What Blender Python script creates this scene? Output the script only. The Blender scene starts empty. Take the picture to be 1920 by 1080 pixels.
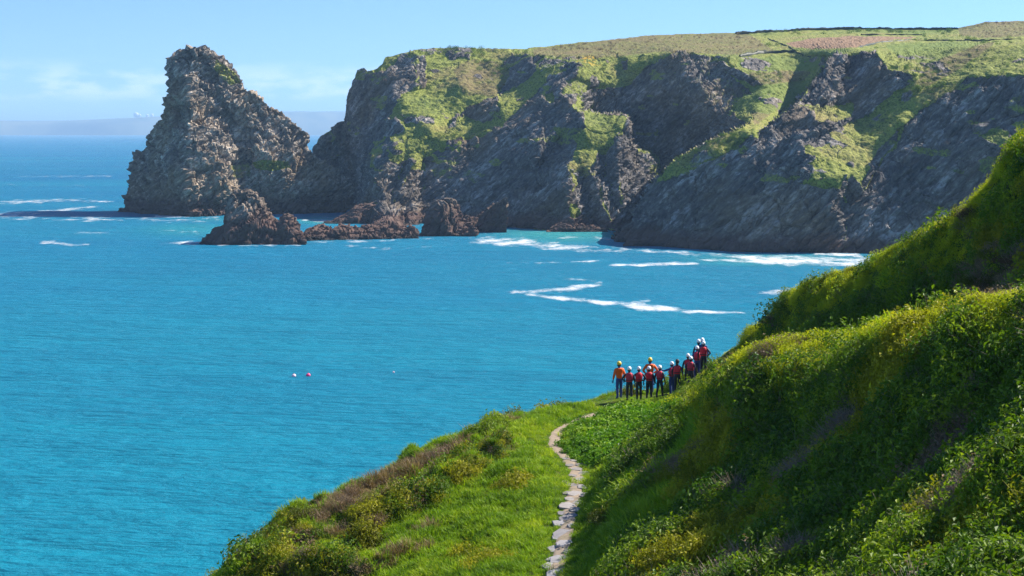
import bpy, bmesh, math, random
import numpy as np
from mathutils import Vector, Matrix, Euler

S = bpy.context.scene
COL = S.collection
R = math.radians
random.seed(7)
RNG = np.random.default_rng(7)

# ------------------------------------------------------------------ camera
W_PX, H_PX = 1920.0, 1080.0
EYE = 40.0            # metres above the sea
F = 2638.0            # focal length in photo pixels
HOR = 247.0           # row of eye level
cam_d = bpy.data.cameras.new("camera")
cam = bpy.data.objects.new("camera", cam_d)
COL.objects.link(cam)
cam.location = (0, 0, EYE)
cam.rotation_euler = (R(90), 0, 0)
cam_d.sensor_width = 36.0
cam_d.lens = 36.0 * F / W_PX
cam_d.shift_y = -(H_PX / 2 - HOR) / W_PX
cam_d.clip_start = 0.5
cam_d.clip_end = 90000.0
S.camera = cam

# ------------------------------------------------------------------ light
SUN_AZ, SUN_EL = 64.0, 43.5       # azimuth clockwise from the view direction (+Y)
world = bpy.data.worlds.new("World")
S.world = world
world.use_nodes = True
wn = world.node_tree
wn.nodes.clear()


def N(t, kind, **kw):
    n = t.nodes.new(kind)
    for k, v in kw.items():
        if k in n.inputs.keys():
            n.inputs[k].default_value = v
        else:
            setattr(n, k, v)
    return n


def build_world():
    t = wn
    out = N(t, 'ShaderNodeOutputWorld')
    bg = N(t, 'ShaderNodeBackground')
    bg.inputs['Strength'].default_value = 0.074
    sky = N(t, 'ShaderNodeTexSky')
    sky.sky_type = 'NISHITA'
    sky.sun_disc = False
    sky.sun_elevation = R(SUN_EL)
    sky.sun_rotation = R(SUN_AZ)
    sky.altitude = 40
    sky.air_density = 1.0
    sky.dust_density = 0.0
    sky.ozone_density = 3.0
    # clear air: the pale horizon glow stays thin and low
    tc0 = N(t, 'ShaderNodeTexCoord')
    mp0 = N(t, 'ShaderNodeMapping')
    mp0.inputs['Location'].default_value = (0, 0, 0.055)
    t.links.new(tc0.outputs['Generated'], mp0.inputs[0])
    nrm0 = N(t, 'ShaderNodeVectorMath', operation='NORMALIZE')
    t.links.new(mp0.outputs[0], nrm0.inputs[0])
    t.links.new(nrm0.outputs[0], sky.inputs['Vector'])
    blue = N(t, 'ShaderNodeMix', data_type='RGBA', blend_type='MULTIPLY')
    blue.inputs['Factor'].default_value = 1.0
    blue.inputs['B'].default_value = (0.72, 0.90, 1.10, 1)
    t.links.new(sky.outputs[0], blue.inputs['A'])
    # a low bank of small cumulus near the horizon
    tc = N(t, 'ShaderNodeTexCoord')
    sep = N(t, 'ShaderNodeSeparateXYZ')
    t.links.new(tc.outputs['Generated'], sep.inputs[0])
    mp = N(t, 'ShaderNodeMapping')
    mp.inputs['Scale'].default_value = (30, 30, 95)
    t.links.new(tc.outputs['Generated'], mp.inputs[0])
    nz = N(t, 'ShaderNodeTexNoise')
    nz.inputs['Scale'].default_value = 1.0
    nz.inputs['Detail'].default_value = 6
    nz.inputs['Roughness'].default_value = 0.55
    t.links.new(mp.outputs[0], nz.inputs['Vector'])
    band = N(t, 'ShaderNodeValToRGB')
    cr = band.color_ramp
    cr.elements[0].position = 0.018
    cr.elements[0].color = (0, 0, 0, 1)
    cr.elements[1].position = 0.050
    cr.elements[1].color = (0, 0, 0, 1)
    e = cr.elements.new(0.028); e.color = (1, 1, 1, 1)
    e = cr.elements.new(0.040); e.color = (0.75, 0.75, 0.75, 1)
    t.links.new(sep.outputs['Z'], band.inputs[0])
    ns = N(t, 'ShaderNodeMapRange')
    ns.inputs['From Min'].default_value = 0.44
    ns.inputs['From Max'].default_value = 0.62
    t.links.new(nz.outputs['Fac'], ns.inputs['Value'])
    mu = N(t, 'ShaderNodeMath', operation='MULTIPLY')
    t.links.new(ns.outputs[0], mu.inputs[0])
    t.links.new(band.outputs['Color'], mu.inputs[1])
    mu2 = N(t, 'ShaderNodeMath', operation='MULTIPLY')
    mu2.inputs[1].default_value = 0.32
    t.links.new(mu.outputs[0], mu2.inputs[0])
    mix = N(t, 'ShaderNodeMix', data_type='RGBA')
    mix.inputs['B'].default_value = (9.0, 9.3, 10.0, 1)
    t.links.new(mu2.outputs[0], mix.inputs['Factor'])
    t.links.new(blue.outputs['Result'], mix.inputs['A'])
    t.links.new(mix.outputs['Result'], bg.inputs['Color'])
    t.links.new(bg.outputs[0], out.inputs['Surface'])


build_world()
sun_d = bpy.data.lights.new("sun", 'SUN')
sun_d.energy = 5.0
sun_d.angle = R(0.5)
sun_d.color = (1.0, 0.93, 0.82)
sun = bpy.data.objects.new("sun", sun_d)
COL.objects.link(sun)
SUN = Vector((math.sin(R(SUN_AZ)) * math.cos(R(SUN_EL)), math.cos(R(SUN_AZ)) * math.cos(R(SUN_EL)), math.sin(R(SUN_EL))))
sun.rotation_euler = SUN.to_track_quat('Z', 'Y').to_euler()
sun.location = SUN * 300
S.view_settings.view_transform = 'Standard'
S.view_settings.look = 'None'
S.view_settings.exposure = 1.15
S.view_settings.gamma = 1.0
S.cycles.max_bounces = 8
S.cycles.volume_bounces = 0
S.cycles.transparent_max_bounces = 12
S.cycles.use_denoising = True
S.cycles.denoising_prefilter = 'NONE'


# ------------------------------------------------------------------ helpers
def tag(o, label=None, cat=None, group=None, kind=None):
    if label: o['label'] = label
    if cat: o['category'] = cat
    if group: o['group'] = group
    if kind: o['kind'] = kind
    return o


def P(px, py, d):
    return ((px - 960.0) / F * d, d, EYE - (py - HOR) / F * d)


def dsea(py):
    return EYE * F / (py - HOR)


def link(name, me, mat=None, parent=None):
    o = bpy.data.objects.new(name, me)
    COL.objects.link(o)
    if mat is not None:
        for m in (mat if isinstance(mat, (list, tuple)) else [mat]):
            me.materials.append(m)
    if parent is not None:
        o.parent = parent
    return o


def mesh_np(name, verts, faces, smooth=True):
    """verts (n,3), faces (m,4) or (m,3)"""
    me = bpy.data.meshes.new(name)
    verts = np.ascontiguousarray(verts, dtype=np.float32)
    faces = np.ascontiguousarray(faces, dtype=np.int32)
    k = faces.shape[1]
    me.vertices.add(len(verts))
    me.vertices.foreach_set('co', verts.ravel())
    me.loops.add(faces.size)
    me.loops.foreach_set('vertex_index', faces.ravel())
    me.polygons.add(len(faces))
    me.polygons.foreach_set('loop_start', np.arange(0, faces.size, k, dtype=np.int32))
    me.polygons.foreach_set('loop_total', np.full(len(faces), k, dtype=np.int32))
    me.polygons.foreach_set('use_smooth', np.full(len(faces), smooth, dtype=bool))
    me.update(calc_edges=True)
    me.validate()
    return me


def attr(me, name, vals):
    a = me.attributes.new(name, 'FLOAT', 'POINT')
    a.data.foreach_set('value', np.ascontiguousarray(vals, dtype=np.float32).ravel())


def grid_faces(nr, nc, wrap=False):
    i = np.arange(nr - 1)[:, None]
    j = np.arange(nc if wrap else nc - 1)[None, :]
    j2 = (j + 1) % nc
    a = i * nc + j
    b = i * nc + j2
    c = (i + 1) * nc + j2
    d = (i + 1) * nc + j
    return np.stack([a, b, c, d], -1).reshape(-1, 4)


def grid_normals(V):
    du = np.gradient(V, axis=1)
    dv = np.gradient(V, axis=0)
    n = np.cross(du, dv)
    return n / (np.linalg.norm(n, axis=-1, keepdims=True) + 1e-9)


def _hash(ix, iy, iz, seed):
    h = (ix.astype(np.int64) * 374761393 + iy.astype(np.int64) * 668265263 + iz.astype(np.int64) * 2147483647 + seed * 974634777) & 0xFFFFFFFF
    h = ((h ^ (h >> 13)) * 1274126177) & 0xFFFFFFFF
    h = ((h ^ (h >> 16)) * 2246822519) & 0xFFFFFFFF
    return ((h ^ (h >> 15)) & 0xFFFFFF) / float(0xFFFFFF)


def vnoise(p, scale, seed=0):
    """value noise in -1..1; p (...,3), scale = metres per cell (scalar or 3)"""
    q = p / np.asarray(scale, dtype=float)
    i = np.floor(q)
    f = q - i
    f = f * f * f * (f * (f * 6 - 15) + 10)
    i = i.astype(np.int64)
    out = 0
    for dx in (0, 1):
        wx = f[..., 0] if dx else 1 - f[..., 0]
        for dy in (0, 1):
            wy = f[..., 1] if dy else 1 - f[..., 1]
            for dz in (0, 1):
                wz = f[..., 2] if dz else 1 - f[..., 2]
                out = out + wx * wy * wz * _hash(i[..., 0] + dx, i[..., 1] + dy, i[..., 2] + dz, seed)
    return out * 2 - 1


def fbm(p, scale, octaves=4, gain=0.5, seed=0, ridged=False):
    s = np.asarray(scale, dtype=float)
    a, tot, out = 1.0, 0.0, 0
    for o in range(octaves):
        n = vnoise(p + 17.3 * o, s, seed + o)
        if ridged:
            n = 1 - 2 * np.abs(n)
        out = out + a * n
        tot += a
        a *= gain
        s = s * 0.5
    return out / tot


def cells(p, scale, seed=0):
    """random value of the nearest Voronoi cell (-1..1) and the F2-F1 gap"""
    q = p / np.asarray(scale, dtype=float)
    i = np.floor(q).astype(np.int64)
    best = np.full(q.shape[:-1], 1e9)
    sec = np.full(q.shape[:-1], 1e9)
    val = np.zeros(q.shape[:-1])
    for dx in (-1, 0, 1):
        for dy in (-1, 0, 1):
            for dz in (-1, 0, 1):
                c = (i[..., 0] + dx, i[..., 1] + dy, i[..., 2] + dz)
                d = 0
                for k in range(3):
                    d = d + (c[k] + _hash(c[0], c[1], c[2], seed + 11 * k) - q[..., k]) ** 2
                v = _hash(c[0], c[1], c[2], seed + 91) * 2 - 1
                near = d < best
                sec = np.where(near, best, np.minimum(sec, d))
                val = np.where(near, v, val)
                best = np.where(near, d, best)
    return val, np.sqrt(sec) - np.sqrt(best)


def inpoly(x, y, poly):
    inside = np.zeros(np.broadcast(x, y).shape, dtype=bool)
    n = len(poly)
    for i in range(n):
        x0, y0 = poly[i]
        x1, y1 = poly[(i + 1) % n]
        if y0 == y1:
            continue
        c = ((y0 > y) != (y1 > y)) & (x < (x1 - x0) * (y - y0) / (y1 - y0) + x0)
        inside ^= c
    return inside


def sstep(a, b, x):
    t = np.clip((x - a) / (b - a), 0, 1)
    return t * t * (3 - 2 * t)


# ---- node helpers
def new_mat(name):
    m = bpy.data.materials.new(name)
    m.use_nodes = True
    t = m.node_tree
    t.nodes.clear()
    return m, t


def noise_node(t, vec, scale, detail=4, rough=0.55, mapscale=None):
    if mapscale is not None:
        mp = N(t, 'ShaderNodeMapping')
        mp.inputs['Scale'].default_value = mapscale
        t.links.new(vec, mp.inputs[0])
        vec = mp.outputs[0]
    n = N(t, 'ShaderNodeTexNoise')
    n.inputs['Scale'].default_value = scale
    n.inputs['Detail'].default_value = detail
    n.inputs['Roughness'].default_value = rough
    t.links.new(vec, n.inputs['Vector'])
    return n.outputs['Fac']


def ramp(t, fac, stops):
    r = N(t, 'ShaderNodeValToRGB')
    el = r.color_ramp.elements
    while len(el) > 1:
        el.remove(el[-1])
    el[0].position = stops[0][0]
    el[0].color = (*stops[0][1], 1)
    for p, c in stops[1:]:
        e = el.new(p)
        e.color = (*c, 1)
    t.links.new(fac, r.inputs[0])
    return r.outputs[0]


def rng(t, fac, a, b, c=0.0, d=1.0):
    m = N(t, 'ShaderNodeMapRange')
    for k, v in zip(('From Min', 'From Max', 'To Min', 'To Max'), (a, b, c, d)):
        m.inputs[k].default_value = v
    t.links.new(fac, m.inputs['Value'])
    return m.outputs[0]


def mixc(t, fac, a, b, mode='MIX'):
    m = N(t, 'ShaderNodeMix', data_type='RGBA', blend_type=mode)
    for s, v in (('Factor', fac), ('A', a), ('B', b)):
        if isinstance(v, (int, float)):
            m.inputs[s].default_value = v
        elif isinstance(v, tuple):
            m.inputs[s].default_value = (*v, 1)
        else:
            t.links.new(v, m.inputs[s])
    return m.outputs['Result']


def math_(t, op, a, b=0.0):
    m = N(t, 'ShaderNodeMath', operation=op)
    for i, v in enumerate((a, b)):
        if isinstance(v, (int, float)):
            m.inputs[i].default_value = v
        else:
            t.links.new(v, m.inputs[i])
    return m.outputs[0]


def attr_node(t, name, kind='GEOMETRY'):
    a = N(t, 'ShaderNodeAttribute')
    a.attribute_name = name
    a.attribute_type = kind
    return a.outputs['Fac']


def plain(name, col, rough=0.6, spec=0.3, var=0.12, scale=8.0, piece=False):
    m, t = new_mat(name)
    o = N(t, 'ShaderNodeOutputMaterial')
    b = N(t, 'ShaderNodeBsdfPrincipled')
    tc = N(t, 'ShaderNodeTexCoord')
    f = noise_node(t, tc.outputs['Object'], scale, 3)
    c = mixc(t, f, tuple(x * (1 - var) for x in col), tuple(min(1, x * (1 + var)) for x in col))
    if piece:
        oi = N(t, 'ShaderNodeObjectInfo')
        c = mixc(t, 1.0, c, ramp(t, oi.outputs['Random'], [(0.0, (0.55, 0.52, 0.5)), (0.5, (0.95, 0.92, 0.9)), (1.0, (1.25, 1.22, 1.2))]), 'MULTIPLY')
    t.links.new(c, b.inputs['Base Color'])
    b.inputs['Roughness'].default_value = rough
    b.inputs['Specular IOR Level'].default_value = spec
    t.links.new(b.outputs[0], o.inputs[0])
    return m


# ------------------------------------------------------------------ materials of the coast
def rock_material(name, base_tint=(1, 1, 1), grass=True, lichen=0.5, lowrock=7.0):
    m, t = new_mat(name)
    o = N(t, 'ShaderNodeOutputMaterial')
    b = N(t, 'ShaderNodeBsdfPrincipled')
    g = N(t, 'ShaderNodeNewGeometry')
    pos = g.outputs['Position']
    sep = N(t, 'ShaderNodeSeparateXYZ')
    t.links.new(pos, sep.inputs[0])
    bed = N(t, 'ShaderNodeMapping', vector_type='TEXTURE')
    bed.inputs['Rotation'].default_value = (0, R(-42), 0)
    bed.inputs['Scale'].default_value = (2.6, 1, 0.75)
    t.links.new(pos, bed.inputs[0])
    n1 = noise_node(t, bed.outputs[0], 0.10, 6, 0.65)
    n2 = noise_node(t, bed.outputs[0], 0.60, 5, 0.7)
    n3 = noise_node(t, pos, 0.03, 3, 0.5)
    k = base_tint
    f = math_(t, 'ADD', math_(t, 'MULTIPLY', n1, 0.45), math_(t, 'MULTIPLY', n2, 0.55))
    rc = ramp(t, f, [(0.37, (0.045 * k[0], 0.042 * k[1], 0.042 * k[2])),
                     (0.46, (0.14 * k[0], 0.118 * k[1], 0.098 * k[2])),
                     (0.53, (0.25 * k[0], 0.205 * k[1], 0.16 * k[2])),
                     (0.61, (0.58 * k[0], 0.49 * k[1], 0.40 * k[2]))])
    # ochre lichen and rusty stains
    lf = math_(t, 'MULTIPLY', rng(t, n3, 0.48, 0.66), lichen)
    rc = mixc(t, lf, rc, mixc(t, n2, (0.16, 0.10, 0.035), (0.33, 0.20, 0.08)))
    # tidal band: black, then red brown
    zz = math_(t, 'ADD', sep.outputs['Z'], math_(t, 'MULTIPLY', math_(t, 'SUBTRACT', n1, 0.5), 9.0))
    tb = rng(t, zz, lowrock, lowrock * 0.55)
    rc = mixc(t, tb, rc, mixc(t, n2, (0.045, 0.03, 0.028), (0.19, 0.115, 0.085)))
    wet = rng(t, zz, 1.6, 0.0)
    rc = mixc(t, wet, rc, (0.022, 0.019, 0.018))
    if grass:
        ga = attr_node(t, 'grass')
        gn = noise_node(t, pos, 0.35, 6, 0.7)
        gn2 = noise_node(t, pos, 0.035, 4, 0.6)
        gn3 = noise_node(t, pos, 1.4, 3, 0.6)
        gc = ramp(t, gn2, [(0.33, (0.115, 0.155, 0.018)), (0.5, (0.205, 0.23, 0.030)), (0.66, (0.24, 0.195, 0.06))])
        gc = mixc(t, rng(t, gn, 0.42, 0.68, 0, 0.65), gc, (0.32, 0.33, 0.08))
        gc = mixc(t, rng(t, gn3, 0.52, 0.36, 0, 0.75), gc, (0.022, 0.032, 0.010))
        gc = mixc(t, math_(t, 'MULTIPLY', attr_node(t, 'heath'), rng(t, gn, 0.30, 0.6)), gc, mixc(t, gn3, (0.055, 0.035, 0.018), (0.19, 0.125, 0.07)))
        gc = mixc(t, attr_node(t, 'field'), gc, mixc(t, gn2, (0.10, 0.155, 0.02), (0.16, 0.20, 0.03)))
        gc = mixc(t, attr_node(t, 'soil'), gc, mixc(t, gn, (0.20, 0.122, 0.066), (0.28, 0.172, 0.098)))
        gc = mixc(t, math_(t, 'MULTIPLY', attr_node(t, 'gorse'), rng(t, gn, 0.50, 0.60)), gc, (0.42, 0.26, 0.01))
        fac = math_(t, 'ADD', ga, math_(t, 'MULTIPLY', math_(t, 'SUBTRACT', gn, 0.5), 1.1))
        fac = rng(t, fac, 0.36, 0.60)
        rc = mixc(t, fac, rc, gc)
    t.links.new(rc, b.inputs['Base Color'])
    b.inputs['Roughness'].default_value = 0.85
    b.inputs['Specular IOR Level'].default_value = 0.2
    bp = N(t, 'ShaderNodeBump')
    bp.inputs['Strength'].default_value = 0.9
    bp.inputs['Distance'].default_value = 0.8
    t.links.new(n2, bp.inputs['Height'])
    t.links.new(bp.outputs[0], b.inputs['Normal'])
    t.links.new(b.outputs[0], o.inputs[0])
    return m


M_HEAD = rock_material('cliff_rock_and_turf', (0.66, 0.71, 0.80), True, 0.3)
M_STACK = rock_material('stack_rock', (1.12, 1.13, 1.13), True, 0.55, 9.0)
M_REEF = rock_material('reef_rock', (0.75, 0.7, 0.68), False, 0.3, 14.0)


def rough_rock(V, nrm, amp=1.0, seed=0, cellscale=(7, 7, 4), dip=2.2, wts=(2.4, 1.6, 0.9, 0.4), strata=0.7):
    """displacement (metres, along the normal) that makes a rock face craggy"""
    # beds dip to the left: stretch everything along the dip
    al = (V[..., 0] + 0.9 * V[..., 2]) / 1.345
    ac = (V[..., 2] - 0.9 * V[..., 0]) / 1.345
    V = np.stack([ac, V[..., 1], al / dip], -1)
    w = V + 2.5 * np.stack([vnoise(V, 9, seed + 50), vnoise(V, 9, seed + 51), vnoise(V, 9, seed + 52)], -1)
    c1, g1 = cells(w, np.array(cellscale) * 1.9, seed)
    c2, g2 = cells(w, cellscale, seed + 3)
    c3, g3 = cells(w, np.array(cellscale) * 0.45, seed + 5)
    c4, g4 = cells(w, np.array(cellscale) * 0.22, seed + 7)
    d = wts[0] * c1 + wts[1] * c2 + wts[2] * c3 + wts[3] * c4
    st = ac / 2.6 + 0.55 * vnoise(V, 12, seed + 60)
    fr = st - np.floor(st)
    d = d + strata * (np.minimum(fr / 0.72, (1 - fr) / 0.28) * 2 - 1)          # bedding ledges
    d = d - 1.6 * sstep(0.14, 0.0, g1) - 0.8 * sstep(0.14, 0.0, g2)
    d = d + 1.1 * fbm(V, (22, 22, 14), 5, 0.55, seed + 20, True)
    return d * amp
# ------------------------------------------------------------------ sea
def build_sea():
    m, t = new_mat('sea_water')
    o = N(t, 'ShaderNodeOutputMaterial')
    g = N(t, 'ShaderNodeNewGeometry')
    pos = g.outputs['Position']
    sep = N(t, 'ShaderNodeSeparateXYZ')
    t.links.new(pos, sep.inputs[0])
    # deep water beyond, pale sand under the cove
    depth = ramp(t, rng(t, sep.outputs['Y'], 100, 2600),
                 [(0.0, (0.003, 0.205, 0.302)), (0.09, (0.003, 0.176, 0.300)), (0.2, (0.003, 0.150, 0.290)),
                  (0.5, (0.007, 0.125, 0.27)), (1.0, (0.016, 0.14, 0.30))])
    big = noise_node(t, pos, 0.012, 4, 0.6, (0.45, 1.4, 1))
    col = mixc(t, rng(t, big, 0.38, 0.66, 0, 0.5), depth, (0.003, 0.135, 0.255))
    gust = noise_node(t, pos, 0.0042, 5, 0.6, (0.5, 1.5, 1))
    col = mixc(t, rng(t, gust, 0.42, 0.62, 0, 0.38), col, (0.007, 0.225, 0.315))
    shoal = attr_node(t, 'shoal')
    col = mixc(t, shoal, col, (0.03, 0.27, 0.27))
    w1 = noise_node(t, pos, 0.42, 6, 0.65, (0.5, 1.3, 1))
    w2 = noise_node(t, pos, 0.07, 4, 0.6, (0.45, 1.5, 1))
    h = math_(t, 'ADD', math_(t, 'MULTIPLY', w1, 1.0), math_(t, 'MULTIPLY', w2, 2.6))
    bp = N(t, 'ShaderNodeBump')
    bp.inputs['Strength'].default_value = 1.0
    bp.inputs['Distance'].default_value = 3.0
    t.links.new(h, bp.inputs['Height'])
    # light from within the water plus a share of sky mirrored by the wave faces
    deep = N(t, 'ShaderNodeSubsurfaceScattering', falloff='BURLEY')
    deep.inputs['Scale'].default_value = 30.0
    deep.inputs['Radius'].default_value = (0.15, 0.8, 1.0)
    t.links.new(col, deep.inputs['Color'])
    face = N(t, 'ShaderNodeBsdfDiffuse')
    t.links.new(col, face.inputs['Color'])
    t.links.new(bp.outputs[0], face.inputs['Normal'])
    df = N(t, 'ShaderNodeMixShader')
    df.inputs[0].default_value = 0.86
    t.links.new(deep.outputs[0], df.inputs[1])
    t.links.new(face.outputs[0], df.inputs[2])
    gl = N(t, 'ShaderNodeBsdfGlossy')
    gl.inputs['Roughness'].default_value = 0.28
    t.links.new(bp.outputs[0], gl.inputs['Normal'])
    lw = N(t, 'ShaderNodeFresnel')
    lw.inputs['IOR'].default_value = 1.33
    t.links.new(bp.outputs[0], lw.inputs['Normal'])
    mx = N(t, 'ShaderNodeMixShader')
    t.links.new(math_(t, 'MINIMUM', math_(t, 'MULTIPLY', lw.outputs[0], 0.5), 0.14), mx.inputs[0])
    t.links.new(df.outputs[0], mx.inputs[1])
    t.links.new(gl.outputs[0], mx.inputs[2])
    t.links.new(mx.outputs[0], o.inputs[0])
    ys = np.concatenate([np.array([-60, 0, 40]), np.linspace(70, 900, 160), np.geomspace(930, 42000, 40)])
    xs = np.concatenate([[-42000, -12000, -4000, -1500, -800], np.linspace(-420, 420, 140), [800, 1500, 4000, 12000, 42000]])
    X, Y = np.meshgrid(xs, ys)
    V = np.stack([X, Y, np.zeros_like(X)], -1)
    pxx = 960 + X / np.maximum(Y, 1) * F
    pyy = HOR + EYE / np.maximum(Y, 1) * F
    nz = fbm(V, 60, 3, 0.5, 5)
    sh = np.zeros_like(X)
    for cx, cy, rx, ry, k in ((1060, 440, 200, 20, 0.75), (600, 413, 60, 10, 0.7), (370, 428, 120, 14, 0.35), (1450, 486, 190, 14, 0.45), (420, 412, 90, 8, 0.3)):
        sh = np.maximum(sh, k * sstep(1.3, 0.3, np.hypot((pxx - cx) / rx, (pyy - cy) / ry) + 0.35 * nz))
    me = mesh_np('sea', V.reshape(-1, 3), grid_faces(*X.shape))
    attr(me, 'shoal', sh)
    tag(link('sea', me, m), kind='structure')


build_sea()

# ------------------------------------------------------------------ headland, solved from face directions
GR, RK = 1.0, 0.0
# polygon in photo pixels, azimuth (deg, + faces right, - faces left, 0 faces the viewer), slope, grass, roughness
REG = []


def reg(poly, a, s, grass, rough=1.0):
    REG.append((poly, a, s, grass, rough))


reg([(960, 95), (1050, 84), (1130, 74), (1232, 60), (1340, 50), (1480, 20), (2160, 10), (2160, 78), (1800, 88), (1700, 95), (1650, 99),
     (1560, 108), (1540, 110), (1380, 112), (1340, 102), (1240, 102), (1170, 106), (1060, 106), (1000, 101)], 8, 14, GR, 0.5)
reg([(560, 300), (588, 284), (600, 258), (622, 240), (648, 214), (644, 183), (660, 155), (660, 120), (690, 126), (705, 140), (725, 132), (745, 115),
     (760, 104), (780, 102), (781, 167), (760, 175), (747, 190), (735, 210), (713, 225), (740, 226), (757, 235), (760, 247), (730, 257),
     (705, 268), (695, 287), (697, 310), (712, 323), (708, 343), (708, 377), (673, 392), (673, 440), (560, 450)], -62, 68, RK)
reg([(780, 102), (800, 110), (800, 140), (825, 166), (785, 169)], 55, 55, RK)
reg([(805, 140), (845, 160), (830, 170), (800, 165)], -55, 60, RK)
reg([(800, 88), (960, 92), (945, 118), (960, 140), (950, 165), (935, 185), (905, 195), (885, 205), (865, 212), (845, 235), (820, 255), (790, 260),
     (760, 250), (757, 232), (740, 222), (735, 212), (747, 192), (762, 176), (800, 168), (800, 110)], 22, 35, GR, 0.6)
reg([(838, 100), (880, 104), (880, 110), (850, 114), (838, 110)], -50, 55, RK)
reg([(752, 216), (780, 215), (782, 230), (757, 230)], -40, 60, RK)
reg([(943, 118), (960, 103), (1022, 104), (1000, 118), (1010, 135), (985, 155), (975, 165), (955, 172), (945, 172), (937, 180), (935, 170),
     (955, 150), (958, 130)], -60, 62, RK)
reg([(950, 119), (1000, 101), (1005, 104), (955, 124)], 20, 35, GR, 0.5)
reg([(880, 203), (905, 192), (935, 185), (940, 200), (937, 222), (910, 230), (885, 225), (870, 215), (855, 232), (845, 242), (832, 250), (860, 215)],
    -60, 60, RK)
reg([(975, 165), (1000, 150), (1020, 152), (1000, 172), (985, 190), (965, 210), (945, 230), (910, 240), (880, 255), (845, 265), (830, 262),
     (850, 247), (880, 230), (910, 233), (938, 224), (945, 205), (960, 180)], 25, 38, GR, 0.6)
reg([(1060, 115), (1065, 130), (1040, 140), (1020, 158), (1000, 175), (985, 195), (965, 215), (940, 238), (905, 255), (893, 262), (880, 262),
     (878, 290), (860, 293), (855, 300), (795, 300), (795, 320), (797, 335), (795, 355), (785, 370), (795, 440), (880, 442), (950, 434), (1040, 432),
     (1060, 425), (1075, 410), (1068, 380), (1068, 330), (1068, 300), (1080, 270), (1100, 240), (1090, 215), (1055, 180), (1070, 155),
     (1080, 140), (1085, 120)], -64, 64, RK)
reg([(700, 285), (720, 262), (800, 256), (820, 275), (815, 285), (830, 285), (825, 295), (790, 300), (765, 300), (740, 320), (712, 323), (700, 305)],
    35, 42, 0.7)
reg([(712, 325), (740, 315), (765, 300), (752, 320), (745, 345), (735, 360), (733, 380), (708, 380), (708, 345)], 45, 58, RK)
reg([(770, 318), (795, 320), (797, 335), (792, 360), (787, 375), (790, 400), (787, 445), (673, 445), (673, 395), (710, 380), (740, 370),
     (750, 350), (760, 345)], 38, 55, RK)
reg([(765, 300), (777, 303), (767, 325), (752, 350), (742, 372), (733, 368), (746, 340)], -70, 66, RK)
reg([(765, 375), (774, 380), (776, 425), (762, 425)], -70, 66, RK)
reg([(860, 262), (880, 262), (880, 290), (862, 292)], 40, 50, 0.2)
reg([(1015, 181), (1040, 178), (1038, 195), (1020, 192)], 30, 40, 0.7)
reg([(1055, 155), (1075, 148), (1105, 158), (1110, 180), (1080, 186), (1060, 176)], 30, 40, 0.6)
reg([(1085, 108), (1160, 100), (1165, 150), (1120, 165), (1090, 150)], 15, 33, 0.75)
N_POLY = [(1110, 165), (1160, 165), (1195, 145), (1235, 112), (1250, 104), (1280, 108), (1290, 120), (1280, 160), (1310, 165), (1330, 185), (1340, 200),
     (1375, 210), (1385, 225), (1403, 232), (1375, 243), (1340, 259), (1290, 283), (1255, 307), (1240, 330), (1230, 300), (1215, 285), (1195, 280),
     (1188, 270), (1180, 235), (1175, 215), (1120, 212), (1108, 207), (1106, 175)]
reg(N_POLY, -55, 64, RK)
reg([(1162, 112), (1176, 109), (1177, 132), (1164, 131)], -60, 60, RK)
reg([(1093, 170), (1105, 168), (1106, 207), (1094, 207)], 60, 62, RK)
reg([(1250, 104), (1265, 94), (1330, 104), (1345, 125), (1370, 145), (1400, 165), (1410, 177), (1370, 185), (1385, 196), (1360, 215), (1335, 197),
     (1310, 165), (1280, 160), (1290, 120)], 26, 42, 0.35, 1.2)
reg([(1330, 105), (1355, 109), (1380, 130), (1432, 158), (1420, 166), (1375, 146), (1345, 126)], -62, 60, RK, 1.2)
reg([(1095, 240), (1130, 222), (1152, 245), (1154, 267), (1140, 276), (1112, 276), (1104, 258)], 30, 42, 0.9)
reg([(1008, 262), (1030, 255), (1052, 253), (1047, 275), (1030, 293), (1016, 286)], 50, 52, 0.25)
reg([(1002, 290), (1017, 290), (1017, 318), (1003, 316)], 55, 58, RK)
reg([(1165, 235), (1185, 213), (1190, 250), (1168, 256)], 45, 60, 0.2)
reg([(1135, 290), (1158, 250), (1162, 260), (1158, 360), (1166, 385), (1156, 394), (1147, 375), (1143, 345), (1132, 315)], -65, 66, RK)
reg([(1090, 325), (1105, 320), (1118, 335), (1120, 355), (1128, 385), (1140, 405), (1150, 428), (1115, 428), (1108, 385), (1105, 370), (1085, 355)],
    -60, 66, RK)
reg([(1158, 256), (1187, 250), (1191, 275), (1225, 282), (1239, 303), (1242, 325), (1220, 347), (1205, 372), (1190, 392), (1187, 420), (1165, 432),
     (1148, 432), (1155, 410), (1166, 380), (1160, 360), (1157, 320)], 48, 58, 0.12)
reg([(1195, 276), (1225, 283), (1238, 303), (1240, 318), (1215, 310)], 20, 45, 0.6)
reg([(1113, 285), (1136, 290), (1131, 310), (1136, 330), (1143, 350), (1146, 375), (1156, 390), (1167, 412), (1152, 428), (1140, 400), (1128, 380),
     (1120, 350), (1118, 335), (1103, 320)], 52, 58, 0.1)
reg([(1070, 320), (1090, 325), (1092, 345), (1107, 368), (1110, 385), (1114, 420), (1150, 434), (1030, 434), (1060, 420), (1088, 402), (1083, 386),
     (1066, 380), (1068, 360), (1078, 350)], 50, 56, 0.1)
reg([(1066, 303), (1083, 302), (1084, 314), (1068, 314)], 20, 42, 0.8)
reg([(1375, 112), (1562, 106), (1530, 140), (1512, 168), (1440, 175), (1400, 186), (1375, 204), (1420, 172), (1435, 158), (1385, 128), (1378, 118), (1376, 114)], 22, 26, GR, 0.6)
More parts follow.
